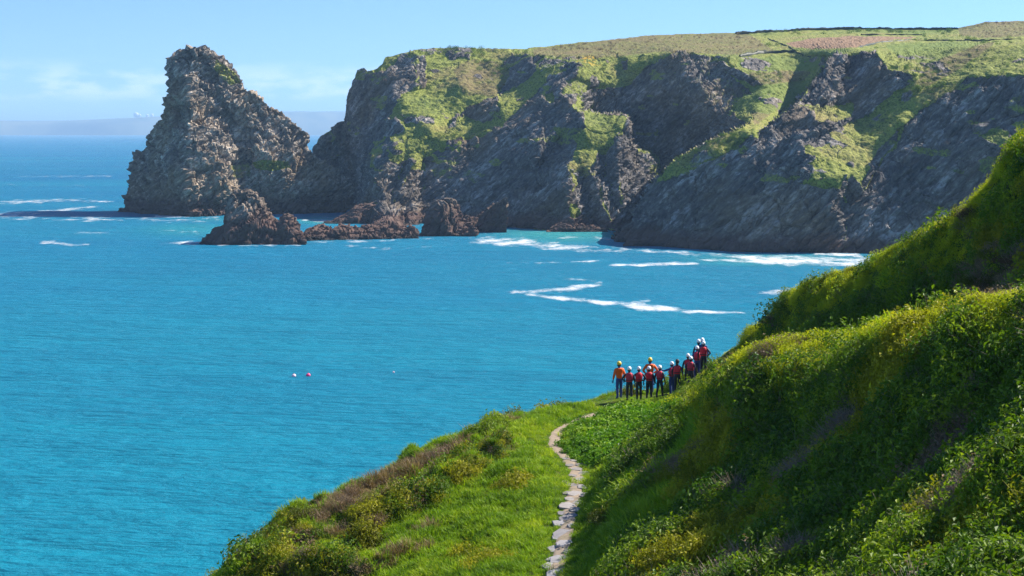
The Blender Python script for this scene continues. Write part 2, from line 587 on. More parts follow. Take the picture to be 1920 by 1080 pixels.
# the nearer spur on the right
reg([(1232, 335), (1240, 322), (1290, 283), (1340, 258), (1403, 232), (1420, 215), (1385, 205), (1365, 200), (1400, 185), (1440, 175), (1500, 160),
     (1512, 170), (1490, 196), (1460, 216), (1426, 246), (1420, 258), (1395, 257), (1380, 276), (1345, 296), (1305, 313), (1270, 328)], 6, 36, GR, 0.6)
reg([(1300, 290), (1330, 284), (1335, 296), (1300, 312), (1272, 322)], -40, 55, 0.35)
reg([(1228, 340), (1270, 328), (1305, 314), (1345, 297), (1380, 277), (1400, 258), (1422, 259), (1428, 247), (1462, 217), (1492, 197), (1512, 170),
     (1540, 130), (1560, 110), (1595, 100), (1645, 98), (1652, 115), (1665, 130), (1712, 137), (1705, 155), (1660, 190), (1635, 212), (1590, 232),
     (1560, 250), (1500, 272), (1530, 290), (1515, 310), (1530, 330), (1505, 345), (1580, 355), (1590, 420), (1585, 500), (1100, 500),
     (1140, 446), (1185, 420), (1190, 392), (1220, 347)], -68, 66, RK)
reg([(1575, 112), (1588, 115), (1589, 140), (1576, 166), (1567, 160), (1563, 135)], 50, 55, 0.1)
reg([(1560, 174), (1566, 174), (1567, 200), (1557, 200)], 50, 55, 0.1)
reg([(1522, 216), (1558, 200), (1602, 194), (1592, 220), (1566, 232), (1530, 226)], 10, 42, 0.8)
reg([(1440, 318), (1485, 322), (1486, 348), (1475, 350), (1470, 335), (1440, 334)], 35, 55, 0.1)
reg([(1395, 410), (1430, 396), (1470, 384), (1474, 388), (1432, 404), (1400, 416)], 20, 40, RK)
reg([(1712, 138), (1760, 120), (1800, 90), (2160, 70), (2160, 128), (1850, 139), (1815, 143), (1790, 160), (1760, 180), (1735, 195), (1700, 230),
     (1685, 245), (1670, 265), (1650, 290), (1630, 310), (1600, 325), (1580, 346), (1577, 327), (1518, 337), (1525, 315), (1545, 300), (1510, 290),
     (1500, 275), (1560, 251), (1600, 232), (1640, 214), (1665, 190), (1690, 170), (1710, 155)], 18, 36, GR, 0.6)
reg([(1650, 99), (1700, 95), (1745, 122), (1715, 138), (1668, 130), (1655, 115)], 8, 30, 0.7)
reg([(1622, 232), (1668, 210), (1664, 224), (1620, 242)], -50, 55, 0.6)
reg([(1696, 176), (1720, 172), (1700, 192), (1690, 196)], -50, 55, 0.4)
reg([(1692, 238), (1672, 270), (1652, 296), (1637, 320), (1622, 358), (1615, 345), (1625, 310), (1640, 290), (1662, 262), (1680, 242)], 52, 60, RK)
reg([(1575, 330), (1586, 335), (1582, 365), (1590, 385), (1587, 428), (1575, 420), (1570, 395), (1540, 385), (1560, 375), (1573, 365)], 50, 60, RK)
reg([(1815, 145), (1850, 140), (1920, 140), (2160, 130), (2160, 500), (1585, 500), (1590, 430), (1592, 385), (1584, 365), (1588, 335), (1600, 328),
     (1622, 360), (1639, 320), (1654, 297), (1674, 272), (1694, 242), (1740, 195), (1792, 162)], -68, 68, RK)
reg([(1838, 258), (1880, 235), (1925, 222), (2160, 200), (2160, 280), (1925, 278), (1890, 276)], 15, 40, 0.8)
reg([(1890, 190), (1930, 176), (1930, 192), (1900, 198)], 20, 42, 0.4)
reg([(1815, 300), (1850, 288), (1880, 302), (1875, 308), (1830, 310)], 25, 42, 0.2)
reg([(1730, 374), (1762, 368), (1760, 376), (1735, 378)], 25, 45, RK)

SKY_L = [(560, 310), (584, 296), (590, 283), (597, 260), (621, 243), (646, 226), (652, 213), (653, 182), (664, 157), (669, 131), (682, 127), (690, 134),
         (705, 129), (717, 121), (723, 108), (751, 100), (782, 93), (845, 89), (967, 92), (1020, 88.5), (1049, 84), (1130, 76), (1232, 65.5), (1340, 62),
         (1380, 61.5), (1469, 56.5), (1589, 53.5), (1722, 54.5), (1789, 54), (1847, 42), (1920, 39), (2160, 30)]
BASE_L = [(560, 402), (590, 406), (617, 417), (673, 421), (735, 438), (787, 440), (880, 440), (945, 434), (1040, 431), (1141, 431), (1147, 447),
          (1175, 458), (1240, 461), (1300, 468), (1400, 473), (1640, 475), (1700, 477), (2160, 484)]
BRK = [(1140, 446), (1185, 420), (1190, 392), (1205, 371), (1220, 346), (1241, 324), (1255, 308), (1290, 283), (1340, 258), (1405, 231), (1405, 520), (1130, 520)]


def lerp(tab, x):
    t = np.array(tab, dtype=float)
    return np.interp(x, t[:, 0], t[:, 1])


BRK2 = [(1424, 258), (1428, 247), (1462, 217), (1492, 197), (1512, 170), (1540, 130), (1560, 108), (1602, 102), (1602, 320), (1424, 320)]


GX0, GX1, GY0, GY1 = 556, 2164, 12, 504


def solve_headland():
    u_prev = None
    for step in (8, 4, 2):
        xs = np.arange(GX0, GX1 + 1, step, dtype=float)
        ys = np.arange(GY0, GY1 + 1, step, dtype=float)
        X, Y = np.meshgrid(xs, ys)
        A = np.full(X.shape, 12.0)
        SL = np.full(X.shape, 30.0)
        WT = np.full(X.shape, 0.06)
        for poly, a, s, g, r in REG:
            k = inpoly(X, Y, poly)
            A[k] = a
            SL[k] = s - 2 if g > 0.5 else min(s + 6, 74)
            WT[k] = 0.03 if s == 14 else ((0.6 if poly[0] in ((1232, 335), (975, 165), (1712, 138)) else 0.5 if len(poly) > 11 else 0.15) if g > 0.5 else (2.5 if a > 25 else 2.6 if a == -68 else 1.6))
        a, s = np.radians(A), np.radians(SL)
        nx, ny, nz = np.sin(s) * np.sin(a), -np.sin(s) * np.cos(a), np.cos(s)
        rx, rz = (X - 960) / F, -(Y - HOR) / F
        nr = np.minimum(nx * rx + ny + nz * rz, -0.10)
        gx = nx / (F * nr) * step
        gy = -nz / (F * nr) * step
        ex = 0.5 * (gx[:, 1:] + gx[:, :-1])
        ey = 0.5 * (gy[1:] + gy[:-1])
        WX = np.where(WT < 0.4, 0.45, WT)
        wx = 0.5 * (WX[:, 1:] + WX[:, :-1])
        wy = 0.7 * (WT[1:] + WT[:-1])
        B = inpoly(X, Y, BRK)
        wx[(B[:, 1:] != B[:, :-1]) & (X[:, 1:] < 1404)] = 0
        wy[(B[1:] != B[:-1]) & (X[1:] < 1404)] = 0
        B2 = inpoly(X, Y, BRK2)
        wx[(B2[:, 1:] != B2[:, :-1]) & (X[:, 1:] < 1562) & (Y[:, 1:] < 250)] = 0
        wy[(B2[1:] != B2[:-1]) & (X[1:] < 1562) & (Y[1:] < 250)] = 0
        Nm = inpoly(X, Y, N_POLY)
        wx[(Nm[:, 1:] != Nm[:, :-1]) & (X[:, 1:] < 1246) & (Y[:, 1:] > 200)] = 0
        wy[(Nm[1:] != Nm[:-1]) & (X[1:] < 1246) & (Y[1:] > 200)] = 0
        wa = np.zeros_like(X)
        ua = np.zeros_like(X)
        base = lerp(BASE_L, X)
        near = (np.abs(Y - base) <= step) & (X > 700) & ((X < 740) | (X > 1010))
        wa[near] = 0.7 * (step / 2.0)
        ua = -np.log(EYE * F / np.maximum(base - HOR, 1))
        sky = lerp(SKY_L, X) + 4
        near = np.abs(Y - sky) <= step
        wa[near] = 0.06 * (step / 2.0)
        ua = np.where(near, -np.log(lerp(ANCH, X)), ua)
        cove = Nm & (Y > 245)
        wa[cove] = 0.003 * (step / 2.0) ** 2
        ua = np.where(cove, -math.log(660.0), ua)
        for x0, y0, d0 in PINS:
            pin = (np.hypot(X - x0, Y - y0) < 14) & (inpoly(X, Y, BRK) | (X > 1404) | (x0 < 1000))
            wa[pin] = 0.06 * (step / 2.0) ** 2
            ua = np.where(pin, -math.log(d0), ua)
        nose = (X < 652) & (Y > 285) & (Y < 410)
        wa[nose] = 0.06 * (step / 2.0) ** 2
        ua = np.where(nose, -math.log(775.0), ua)

        def grad_t(px_, py_):
            o = np.zeros_like(X)
            o[:, 1:] += px_
            o[:, :-1] -= px_
            o[1:] += py_
            o[:-1] -= py_
            return o

        def op(v):
            return grad_t(wx * (v[:, 1:] - v[:, :-1]), wy * (v[1:] - v[:-1])) + wa * v + 1e-7 * v

        rhs = grad_t(wx * ex, wy * ey) + wa * ua
        if u_prev is None:
            v = np.full(X.shape, -math.log(600.0))
        else:
            r0 = (ys - GY0) / (step * 2)
            c0 = (xs - GX0) / (step * 2)
            v = bil(u_prev, r0[:, None] + 0 * c0[None], c0[None] + 0 * r0[:, None])
        r = rhs - op(v)
        diag = grad_diag(wx, wy, X.shape) + wa + 1e-7
        z = r / diag
        p = z.copy()
        rz_ = (r * z).sum()
        for it in range(900 if step > 2 else 450):
            Ap = op(p)
            al = rz_ / (p * Ap).sum()
            v = v + al * p
            r = r - al * Ap
            z = r / diag
            rn = (r * z).sum()
            if rn < 1e-12:
                break
            p = z + rn / rz_ * p
            rz_ = rn
        u_prev = v
    return u_prev


def grad_diag(wx, wy, shape):
    o = np.zeros(shape)
    o[:, 1:] += wx
    o[:, :-1] += wx
    o[1:] += wy
    o[:-1] += wy
    return o


def bil(a, r, c):
    r = np.clip(r, 0, a.shape[0] - 1.001)
    c = np.clip(c, 0, a.shape[1] - 1.001)
    i, j = r.astype(int), c.astype(int)
    fr, fc = r - i, c - j
    return (a[i, j] * (1 - fr) * (1 - fc) + a[i + 1, j] * fr * (1 - fc) + a[i, j + 1] * (1 - fr) * fc + a[i + 1, j + 1] * fr * fc)


PINS = [(752, 195, 676), (735, 275, 640), (800, 240, 650), (865, 165, 684), (790, 120, 728), (900, 110, 732), (700, 300, 636), (712, 350, 620), (1275, 322, 506), (1345, 292, 494), (1410, 252, 494), (1490, 155, 640), (1430, 190, 600), (1510, 272, 484), (1580, 340, 468), (1690, 240, 488), (1600, 104, 555)]
ANCH = [(560, 770), (700, 735), (860, 748), (1000, 745), (1130, 750), (1340, 770), (1589, 770), (1789, 730), (1920, 700), (2160, 690)]
UQ = solve_headland()


def head_d(px, py):
    return np.exp(-bil(UQ, (np.asarray(py, float) - GY0) / 2.0, (np.asarray(px, float) - GX0) / 2.0))


def headmask(X, Y, jitter=True):
    """attributes per vertex, painted by traced patches of turf, soil, heath"""
    g = np.full(X.shape, 0.95)
    ro = np.full(X.shape, 0.6)
    for poly, a, s, gr, r in REG:
        k = inpoly(X, Y, poly)
        g[k] = gr
        ro[k] = (0.8 if (a < -25 and r == 1.0) else r) * (1.0 if gr < 0.5 else 0.55)
    return g, ro


def build_headland():
    cols = np.concatenate([np.arange(562, 1930, 1.25), np.arange(1932, 2160, 6.0)])
    nr = 330
    top = lerp(SKY_L, cols)
    bot = lerp(BASE_L, cols) + 3.0
    v = np.linspace(0, 1, nr)[:, None]
    X = np.repeat(cols[None], nr, 0)
    Y = top[None] + (bot - top)[None] * v
    d = head_d(X, Y)
    V = np.stack([(X - 960) / F * d, d, EYE - (Y - HOR) / F * d], -1)
    n = grid_normals(V)
    n = np.where((n[..., 1:2] > 0), -n, n)
    jx = 5 * vnoise(V, 9, 3) + 3 * vnoise(V, 3.5, 4)
    jy = 4 * vnoise(V, 9, 5) + 2.5 * vnoise(V, 3.5, 6)
    g, ro = headmask(X + jx, Y + jy)
    # small crops of rock break through the turf
    oc = fbm(V, (14, 14, 9), 4, 0.6, 31)
    plate = sstep(112, 96, Y) * sstep(950, 1050, X)
    g = g * (1 - 0.8 * sstep(0.24, 0.34, oc) * (1 - plate))
    # ledges that carry turf on the rock
    lg = fbm(V, (16, 16, 4), 3, 0.55, 47)
    g = np.maximum(g, 0.55 * sstep(0.30, 0.45, lg) * sstep(8, 25, V[..., 2]))
    # blur attributes a little
    rk = rough_rock(V, n, 0.50, 2, (5, 6, 4), 1.9, (2.2, 1.7, 1.1, 0.6), 1.2)
    rk = rk + 0.5 * fbm(V + 40, 4, 3, 0.6, 77)
    dipped = np.stack([(V[..., 2] - 0.9 * V[..., 0]) / 1.345, V[..., 1] * 0.5, (V[..., 0] + 0.9 * V[..., 2]) / 1.345], -1)
    rk = rk + 1.5 * fbm(dipped, (9, 30, 50), 4, 0.55, 78, True)
    tf = 0.9 * fbm(V, 6, 4, 0.6, 13) + 0.5 * np.maximum(0, vnoise(V, 2.2, 14))
    gm = np.clip(g, 0, 1)
    far = np.clip(d / 600, 1, 2)
    disp = ((1 - gm) * rk * np.clip(ro, 0.4, 1.3) + gm * (tf + 0.35 * rk * ro) * np.where(plate > 0.5, 0.7, 1.0)) * 1.0
    edge = sstep(0, 0.012, v)
    V = V + n * (disp * (0.55 + 0.45 * edge))[..., None]
    # the ground carries on behind the skyline
    back = []
    for dy, dz in ((260, -60), (90, -12), (30, -3.2), (8, -0.6)):
        b = V[0].copy()
        k = np.clip((cols - 700) / 300, 0.15, 1)
        b[:, 1] += dy * k
        b[:, 2] += dz * (1.6 - k)
        b[:, 0] += dy * 0.1
        back.append(b)
    skirt = V[-1].copy()
    skirt[:, 2] = np.minimum(skirt[:, 2], 0) - 4
    V = np.concatenate([np.array(back), V, skirt[None]], 0)
    ex = lambda a: np.concatenate([np.repeat(a[:1], 4, 0), a, a[-1:]], 0)
    X, Y, gm = ex(X), ex(Y), ex(gm)
    me = mesh_np('headland', V.reshape(-1, 3), grid_faces(*X.shape), False)
    soft = lambda poly: inpoly(X + ex(jx) * 0.25, Y + ex(jy) * 0.12, poly).astype(float)
    attr(me, 'grass', gm)
    attr(me, 'soil', soft([(1472, 81), (1520, 72), (1600, 68), (1720, 70), (1650, 78), (1607, 90), (1520, 91), (1485, 89)]))
    attr(me, 'field', np.maximum.reduce([soft(p) for p in (
        [(1385, 113), (1440, 106), (1480, 105), (1540, 115), (1530, 133), (1420, 133), (1380, 125)],
        [(1490, 93), (1560, 93), (1600, 93), (1560, 106), (1540, 108)],
        [(1660, 82), (1850, 78), (1800, 96), (1760, 118), (1735, 122), (1690, 108), (1665, 92)],
        [(1590, 56), (1790, 58), (1730, 64), (1600, 62)],
        [(1380, 165), (1520, 150), (1490, 190), (1440, 215), (1400, 205), (1385, 185)])]) * 0.75)
    attr(me, 'heath', np.maximum.reduce([soft(p) for p in (
        [(1000, 92), (1240, 62), (1400, 62), (1460, 100), (1380, 104), (1240, 97), (1100, 112), (1000, 104)],
        [(1790, 40), (1930, 30), (1930, 68), (1850, 72), (1800, 66)],
        [(880, 112), (950, 118), (960, 145), (930, 180), (870, 180), (850, 130)],
        [(1400, 135), (1520, 134), (1500, 158), (1420, 165)],
        [(1780, 92), (1870, 78), (1800, 130), (1740, 160), (1710, 160)],
        [(1410, 215), (1470, 180), (1440, 220), (1415, 235)])]) * 0.8)
    attr(me, 'gorse', soft([(1082, 104), (1112, 106), (1128, 122), (1105, 128), (1082, 116)]) * 1.0)
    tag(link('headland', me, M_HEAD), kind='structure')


build_headland()
# ------------------------------------------------------------------ sea stack and reefs
def loft_rock(name, rows, nrow, ncol, mat, seed, amp, label, cat='rock', group=None, cellscale=(7, 7, 4), grassfn=None):
    """rows: closed loops of (px, py, d), first row at the water, last at the top"""
    L = np.array([[P(*q) for q in r] for r in rows], dtype=float)      # rows x k x 3
    k = L.shape[1]
    # resample every loop by a shared parameter (weighted to the long sides)
    seg = np.linalg.norm(np.roll(L, -1, 1) - L, axis=2).mean(0)
    cum = np.concatenate([[0], np.cumsum(seg)]) / seg.sum()
    tt = np.arange(ncol) / ncol
    idx = np.clip(np.searchsorted(cum, tt, side='right') - 1, 0, k - 1)
    fr = ((tt - cum[idx]) / (cum[idx + 1] - cum[idx]))[None, :, None]
    LL = L[:, idx] * (1 - fr) + L[:, (idx + 1) % k] * fr
    hh = np.concatenate([[0], np.cumsum(np.linalg.norm(np.diff(LL, axis=0), axis=2).mean(1))])
    hv = np.linspace(0, hh[-1], nrow)
    ri = np.clip(np.searchsorted(hh, hv, side='right') - 1, 0, len(rows) - 2)
    rf = ((hv - hh[ri]) / (hh[ri + 1] - hh[ri]))[:, None, None]
    V = LL[ri] * (1 - rf) + LL[ri + 1] * rf
    cen = V.mean(1, keepdims=True)
    Vw = np.concatenate([V[:, -1:], V, V[:, :1]], 1)
    n = grid_normals(Vw)[:, 1:-1]
    flip = np.sign(((V - cen) * n).sum(-1).mean())
    n = n * flip
    d = rough_rock(V, n, amp, seed, cellscale, 1.35, (2.1, 1.6, 1.1, 0.4), 0.65)
    V2 = V + n * d[..., None]
    V2[..., 2] += 0.25 * amp * vnoise(V, 3, seed + 9)
    V2[0, :, 2] = np.minimum(V2[0, :, 2], -2.0)
    capc = V2[-1].mean(0)
    faces = grid_faces(nrow, ncol, True)
    if flip < 0:
        faces = faces[:, ::-1]
    nv = nrow * ncol
    caps = []
    prev = np.arange((nrow - 1) * ncol, nrow * ncol)
    verts = [V2.reshape(-1, 3)]
    for s in (0.66, 0.33, 0.05):
        ring = capc + (V2[-1] - capc) * s
        ring[:, 2] += 0.8 * amp * vnoise(ring, 3, seed + 30) * s + 0.6 * amp * (1 - s)
        verts.append(ring)
        cur = nv + np.arange(ncol)
        nv += ncol
        q = np.stack([prev, np.roll(prev, -1), np.roll(cur, -1), cur], -1)
        caps.append(q if flip > 0 else q[:, ::-1])
        prev = cur
    faces = np.concatenate([faces] + caps)
    me = mesh_np(name, np.concatenate(verts), faces, False)
    g = np.zeros(nv)
    allv = np.concatenate(verts)
    if grassfn is not None:
        g = grassfn(allv)
    attr(me, 'grass', g)
    for a in ('soil', 'field', 'heath', 'gorse'):
        attr(me, a, np.zeros(nv))
    o = link(name, me, mat)
    tag(o, label, cat, group)
    return o


def stack_rows():
    # py, left px, arete px, right px, arete depth
    tab = [(412, 226, 352, 645, 664), (404, 229, 352, 646, 662), (380, 232, 351, 656, 662), (347, 238, 353, 659, 664), (325, 245, 355, 640, 667),
           (296, 252, 356, 597, 671), (278, 268, 357, 580, 674), (262, 283, 357, 576, 677), (249, 295, 357, 571, 679), (227, 302, 357, 550, 682),
           (210, 305, 356, 522, 685), (200, 307, 356, 503, 686), (180, 310, 355, 469, 689), (159, 313, 355, 458, 692), (132, 315, 357, 443, 695),
           (112, 316, 360, 412, 698), (104, 318, 362, 398, 699), (97, 335, 364, 388, 700), (91, 350, 366, 380, 701)]
    rows = []
    for py, l, a, r, d in tab:
        wl, wr = a - l, r - a
        dl = d + wl * 0.25 * 1.35           # metres per px at this range is about 0.25
        dr = d + wr * 0.25 * 0.48
        # left edge, mid of left face, arete, buttress, gully, mid of right face, right edge, back right, back left
        rows.append([(l, py, dl), (l + wl * 0.5, py, (dl + d) / 2 - 2.5), (a, py, d), (a + wr * 0.22, py, d + wr * 0.25 * 0.10), (a + wr * 0.40, py, d + wr * 0.25 * 0.30),
                     (a + wr * 0.62, py, d + wr * 0.25 * 0.27), (a + wr * 0.85, py, d + wr * 0.25 * 0.40), (r, py, dr),
                     (a + wr * 0.8, py, dr + 22 + 0 * wr), (a, py, d + 46), (l + wl * 0.35, py, dl + 14)])
    return rows


def stack_grass(v):
    px = 960 + v[:, 0] / v[:, 1] * F
    py = HOR - (v[:, 2] - EYE) / v[:, 1] * F
    g = 0.9 * inpoly(px + 3 * vnoise(v, 3, 1), py + 2 * vnoise(v, 3, 2), [(470, 306), (500, 300), (540, 303), (545, 314), (510, 322), (480, 316)])
    g = np.maximum(g, 0.55 * inpoly(px, py, [(405, 110), (440, 135), (452, 155), (430, 160), (400, 130)]))
    g = np.maximum(g, 0.5 * inpoly(px, py, [(430, 310), (470, 305), (470, 330), (440, 335)]))
    return np.where(v[:, 1] < 740, g, 0)


loft_rock('sea_stack', stack_rows(), 330, 760, M_STACK, 5, 0.80, 'tall pointed sea stack standing alone off the end of the headland', 'sea stack', None, (6.5, 6.5, 3.6), stack_grass)


def ridge_rock(name, tops, base, mat, seed, amp, label, group=None, depth=14, n=(60, 150), cellscale=(4, 4, 2.6)):
    """a low rock from its crest line (photo px) and its waterline row"""
    tops = np.array(tops, float)
    x0, x1 = tops[0, 0], tops[-1, 0]
    us = np.linspace(0, 1, 13)
    bt = (lambda x: base) if not isinstance(base, list) else (lambda x: float(np.interp(x, [b[0] for b in base], [b[1] for b in base])))
    cs = np.linspace(x0, x1, n[1])
    k = 110
    ring = np.linspace(-0.15, 1.15, k)
    out = np.zeros((len(cs), k, 3))
    for i, x in enumerate(cs):
        by = bt(x)
        d0 = dsea(by)
        ty = np.interp(x, tops[:, 0], tops[:, 1])
        e = min(1.0, min(x - x0, x1 - x) / (x1 - x0) * 7 + 0.12)
        w = depth * e
        h = max(0.3, EYE - (ty - HOR) / F * (d0 + w * 0.55))
        for j, s in enumerate(ring):
            prof = (math.sin(math.pi * min(max(s, 0), 1)) ** 0.75) if 0 < s < 1 else -0.25 * (abs(s - 0.5) - 0.5) / 0.15
            dd = d0 + w * 1.1 * s
            out[i, j] = ((x - 960) / F * dd, dd, h * prof if prof > 0 else 8 * prof)
    V = out
    nn = grid_normals(V)
    nn = nn * np.sign(nn[..., 2].mean())
    V = V + nn * (rough_rock(V, nn, amp, seed, cellscale) * sstep(-1.5, 2.0, V[..., 2]))[..., None]
    f = grid_faces(*V.shape[:2])
    me = mesh_np(name, V.reshape(-1, 3), f, False)
    bm = bmesh.new()
    bm.from_mesh(me)
    bmesh.ops.recalc_face_normals(bm, faces=bm.faces)
    bm.to_mesh(me)
    bm.free()
    o = link(name, me, mat)
    tag(o, label, 'rock', group)
    return o


ridge_rock('ledge', [(606, 418), (618, 416), (630, 411), (645, 403), (660, 392), (676, 384), (694, 380), (712, 382), (722, 396), (730, 420)], 419.5, M_REEF, 63, 0.3,
           'dark low ledge under the headland beside the right end of the sea stack', depth=18, n=(60, 160), cellscale=(3.4, 3.4, 2.4))
ridge_rock('skerry', [(374, 457), (388, 447), (405, 434), (424, 420), (427, 385), (431, 366), (440, 357), (462, 356), (480, 361), (490, 378), (503, 398), (514, 415),
                      (524, 414), (535, 402), (548, 404), (556, 416), (562, 432), (570, 446), (574, 457)], 459, M_REEF, 21, 0.42,
           'rust topped rock with a hooked left side standing in the water before the sea stack', depth=22, n=(60, 260), cellscale=(3.4, 3.4, 2.4))
ridge_rock('reef', [(562, 450), (574, 436), (590, 428), (604, 424), (622, 430), (640, 421), (655, 419), (664, 427), (690, 422), (705, 419), (735, 421), (770, 424), (786, 442)],
           [(562, 452), (640, 450), (700, 449), (786, 447)], M_REEF, 33, 0.38, 'long low brown reef linking the hooked rock to the headland', depth=16, n=(60, 260), cellscale=(3, 3, 2))
ridge_rock('boulder', [(786, 441), (794, 424), (806, 400), (822, 384), (838, 378), (850, 374), (858, 386), (864, 402), (880, 406), (890, 420), (893, 440)], 443, M_REEF, 41, 0.45,
           'squat brown rock with a notched top at the foot of the dark cliff', depth=17, n=(60, 160), cellscale=(3.4, 3.4, 2.4))
ridge_rock('boulder', [(868, 437), (880, 412), (900, 405), (918, 385), (935, 374), (958, 368), (976, 362), (984, 366), (983, 380), (965, 388), (952, 405), (950, 436)],
           436, M_REEF, 47, 0.42, 'brown rock with a pale slab leaning off its right end at the cliff foot', depth=15, n=(60, 160), cellscale=(3.2, 3.2, 2.2))
ridge_rock('boulder', [(1168, 459), (1180, 452), (1200, 446), (1222, 440), (1238, 436), (1243, 445), (1245, 460)], 462, M_REEF, 53, 0.3,
           'low wedge of dark rock in the surf below the nearer spur', depth=9, n=(40, 100), cellscale=(2.4, 2.4, 1.6))
ridge_rock('boulder', [(1024, 432), (1040, 426), (1056, 420), (1068, 414), (1082, 417), (1098, 422), (1112, 424), (1140, 432)], 435, M_REEF, 59, 0.3,
           'scatter of low broken rock on the small beach', depth=10, n=(40, 100), cellscale=(2.4, 2.4, 1.6))


# ------------------------------------------------------------------ far coast across the bay
def build_far():
    m, t = new_mat('far_land')
    o = N(t, 'ShaderNodeOutputMaterial')
    b = N(t, 'ShaderNodeBsdfPrincipled')
    g = N(t, 'ShaderNodeNewGeometry')
    nz = noise_node(t, g.outputs['Position'], 0.004, 4)
    t.links.new(ramp(t, nz, [(0.4, (0.05, 0.075, 0.05)), (0.6, (0.13, 0.14, 0.08))]), b.inputs['Base Color'])
    b.inputs['Roughness'].default_value = 0.9
    t.links.new(b.outputs[0], o.inputs[0])
    D = 16000.0
    xs = np.linspace(-300, 1900, 240)
    top = np.interp(xs, [-300, 0, 60, 130, 200, 262, 300, 420, 540, 640, 900, 1900], [228, 226, 225.5, 223.5, 221.5, 219, 218, 214, 209, 208.5, 207, 205])
    top = top + 0.5 * np.array([vnoise(np.array([x, 0.0, 0.0]), 30, 3) for x in xs])
    rows = []
    for s, dd in ((0.0, 0), (0.55, 60), (0.9, 300), (1.0, 900), (0.96, 3000), (0.0, 6000)):
        d = D + dd
        z = (EYE - (top - HOR) / F * (D + 900)) * s - (6 if s == 0 else 0)
        rows.append(np.stack([(xs - 960) / F * D, np.full_like(xs, d) + 220 * np.sin(xs * 0.021), z], -1))
    V = np.array(rows)
    tag(link('distant_hills', mesh_np('distant_hills', V.reshape(-1, 3), grid_faces(*V.shape[:2])), m), kind='structure')
    # white radomes on the far hill
    white = plain('radome_white', (0.85, 0.85, 0.85), 0.5)
    me = bpy.data.meshes.new('radome')
    bm = bmesh.new()
    bmesh.ops.create_icosphere(bm, subdivisions=3, radius=1.0)
    for f in bm.faces: f.smooth = True
    bmesh.ops.create_cone(bm, cap_ends=True, segments=24, radius1=0.75, radius2=0.7, depth=0.9, matrix=Matrix.Translation((0, 0, -0.95)))
    bm.to_mesh(me)
    bm.free()
    me.materials.append(white)
    for px, r, lab in ((255.5, 19, 'large white radome at the left of the row on the far coast'), (262, 11, 'small white radome beside the largest one on the far coast'),
                       (276, 10, 'small white radome in the middle of the row on the far coast'), (285, 12, 'white radome nearest the sea stack on the far coast')):
        d = D + 850
        ty = np.interp(px, xs, top)
        ob = bpy.data.objects.new('radome', me)
        COL.objects.link(ob)
        x, y, z = P(px, ty, d)
        ob.location = (x, y, z + r * 1.3)
        ob.scale = (r * 1.7, r * 1.7, r * 1.7)
        tag(ob, lab, 'radome', 'radomes on the far coast')


build_far()
# ------------------------------------------------------------------ the near hillside: ridges, terrace and bank
from mathutils.geometry import delaunay_2d_cdt

EDGE = [(440, 1080, 48), (500, 1012, 49.5), (560, 967, 51), (600, 957, 52), (650, 927, 53), (720, 895, 54.2), (800, 857, 56), (860, 824, 57.5), (930, 792, 59.5),
        (1000, 774, 62), (1060, 760, 64), (1110, 748, 66), (1150, 740, 68.5), (1200, 739, 70), (1250, 740, 70.5), (1300, 722, 70), (1345, 700, 69)]
PATH = [(1025, 1110, 38.2), (1035, 1080, 39.6), (1048, 1040, 41.6), (1058, 1000, 43.8), (1068, 950, 46.9), (1083, 905, 50.1), (1080, 878, 52.3), (1058, 852, 54.6),
        (1036, 830, 56.6), (1043, 808, 58.8), (1072, 791, 60.6), (1110, 775, 62.5), (1150, 764, 63.8)]
CREST1 = [(1256, 770, 62), (1300, 727, 56.5), (1350, 702, 52), (1400, 690, 48.7), (1440, 664, 46), (1480, 646, 43.8), (1520, 643, 42.3), (1560, 657, 40.8),
          (1590, 676, 39.8), (1640, 662, 38.9), (1700, 616, 37.4), (1760, 596, 36), (1850, 576, 34), (1920, 564, 32.5), (2100, 545, 28.5)]
CREST2 = [(1362, 676, 66), (1399, 632, 64.8), (1438, 600, 63.5), (1477, 577, 62.2), (1515, 565, 61), (1547, 546, 60), (1574, 530, 59), (1613, 519, 58), (1640, 503, 57),
          (1671, 480, 56), (1729, 456, 54), (1788, 429, 52.3), (1805, 408, 51.8), (1830, 394, 51), (1866, 344, 50), (1904, 297, 49), (1925, 272, 48.5), (2060, 205, 45)]


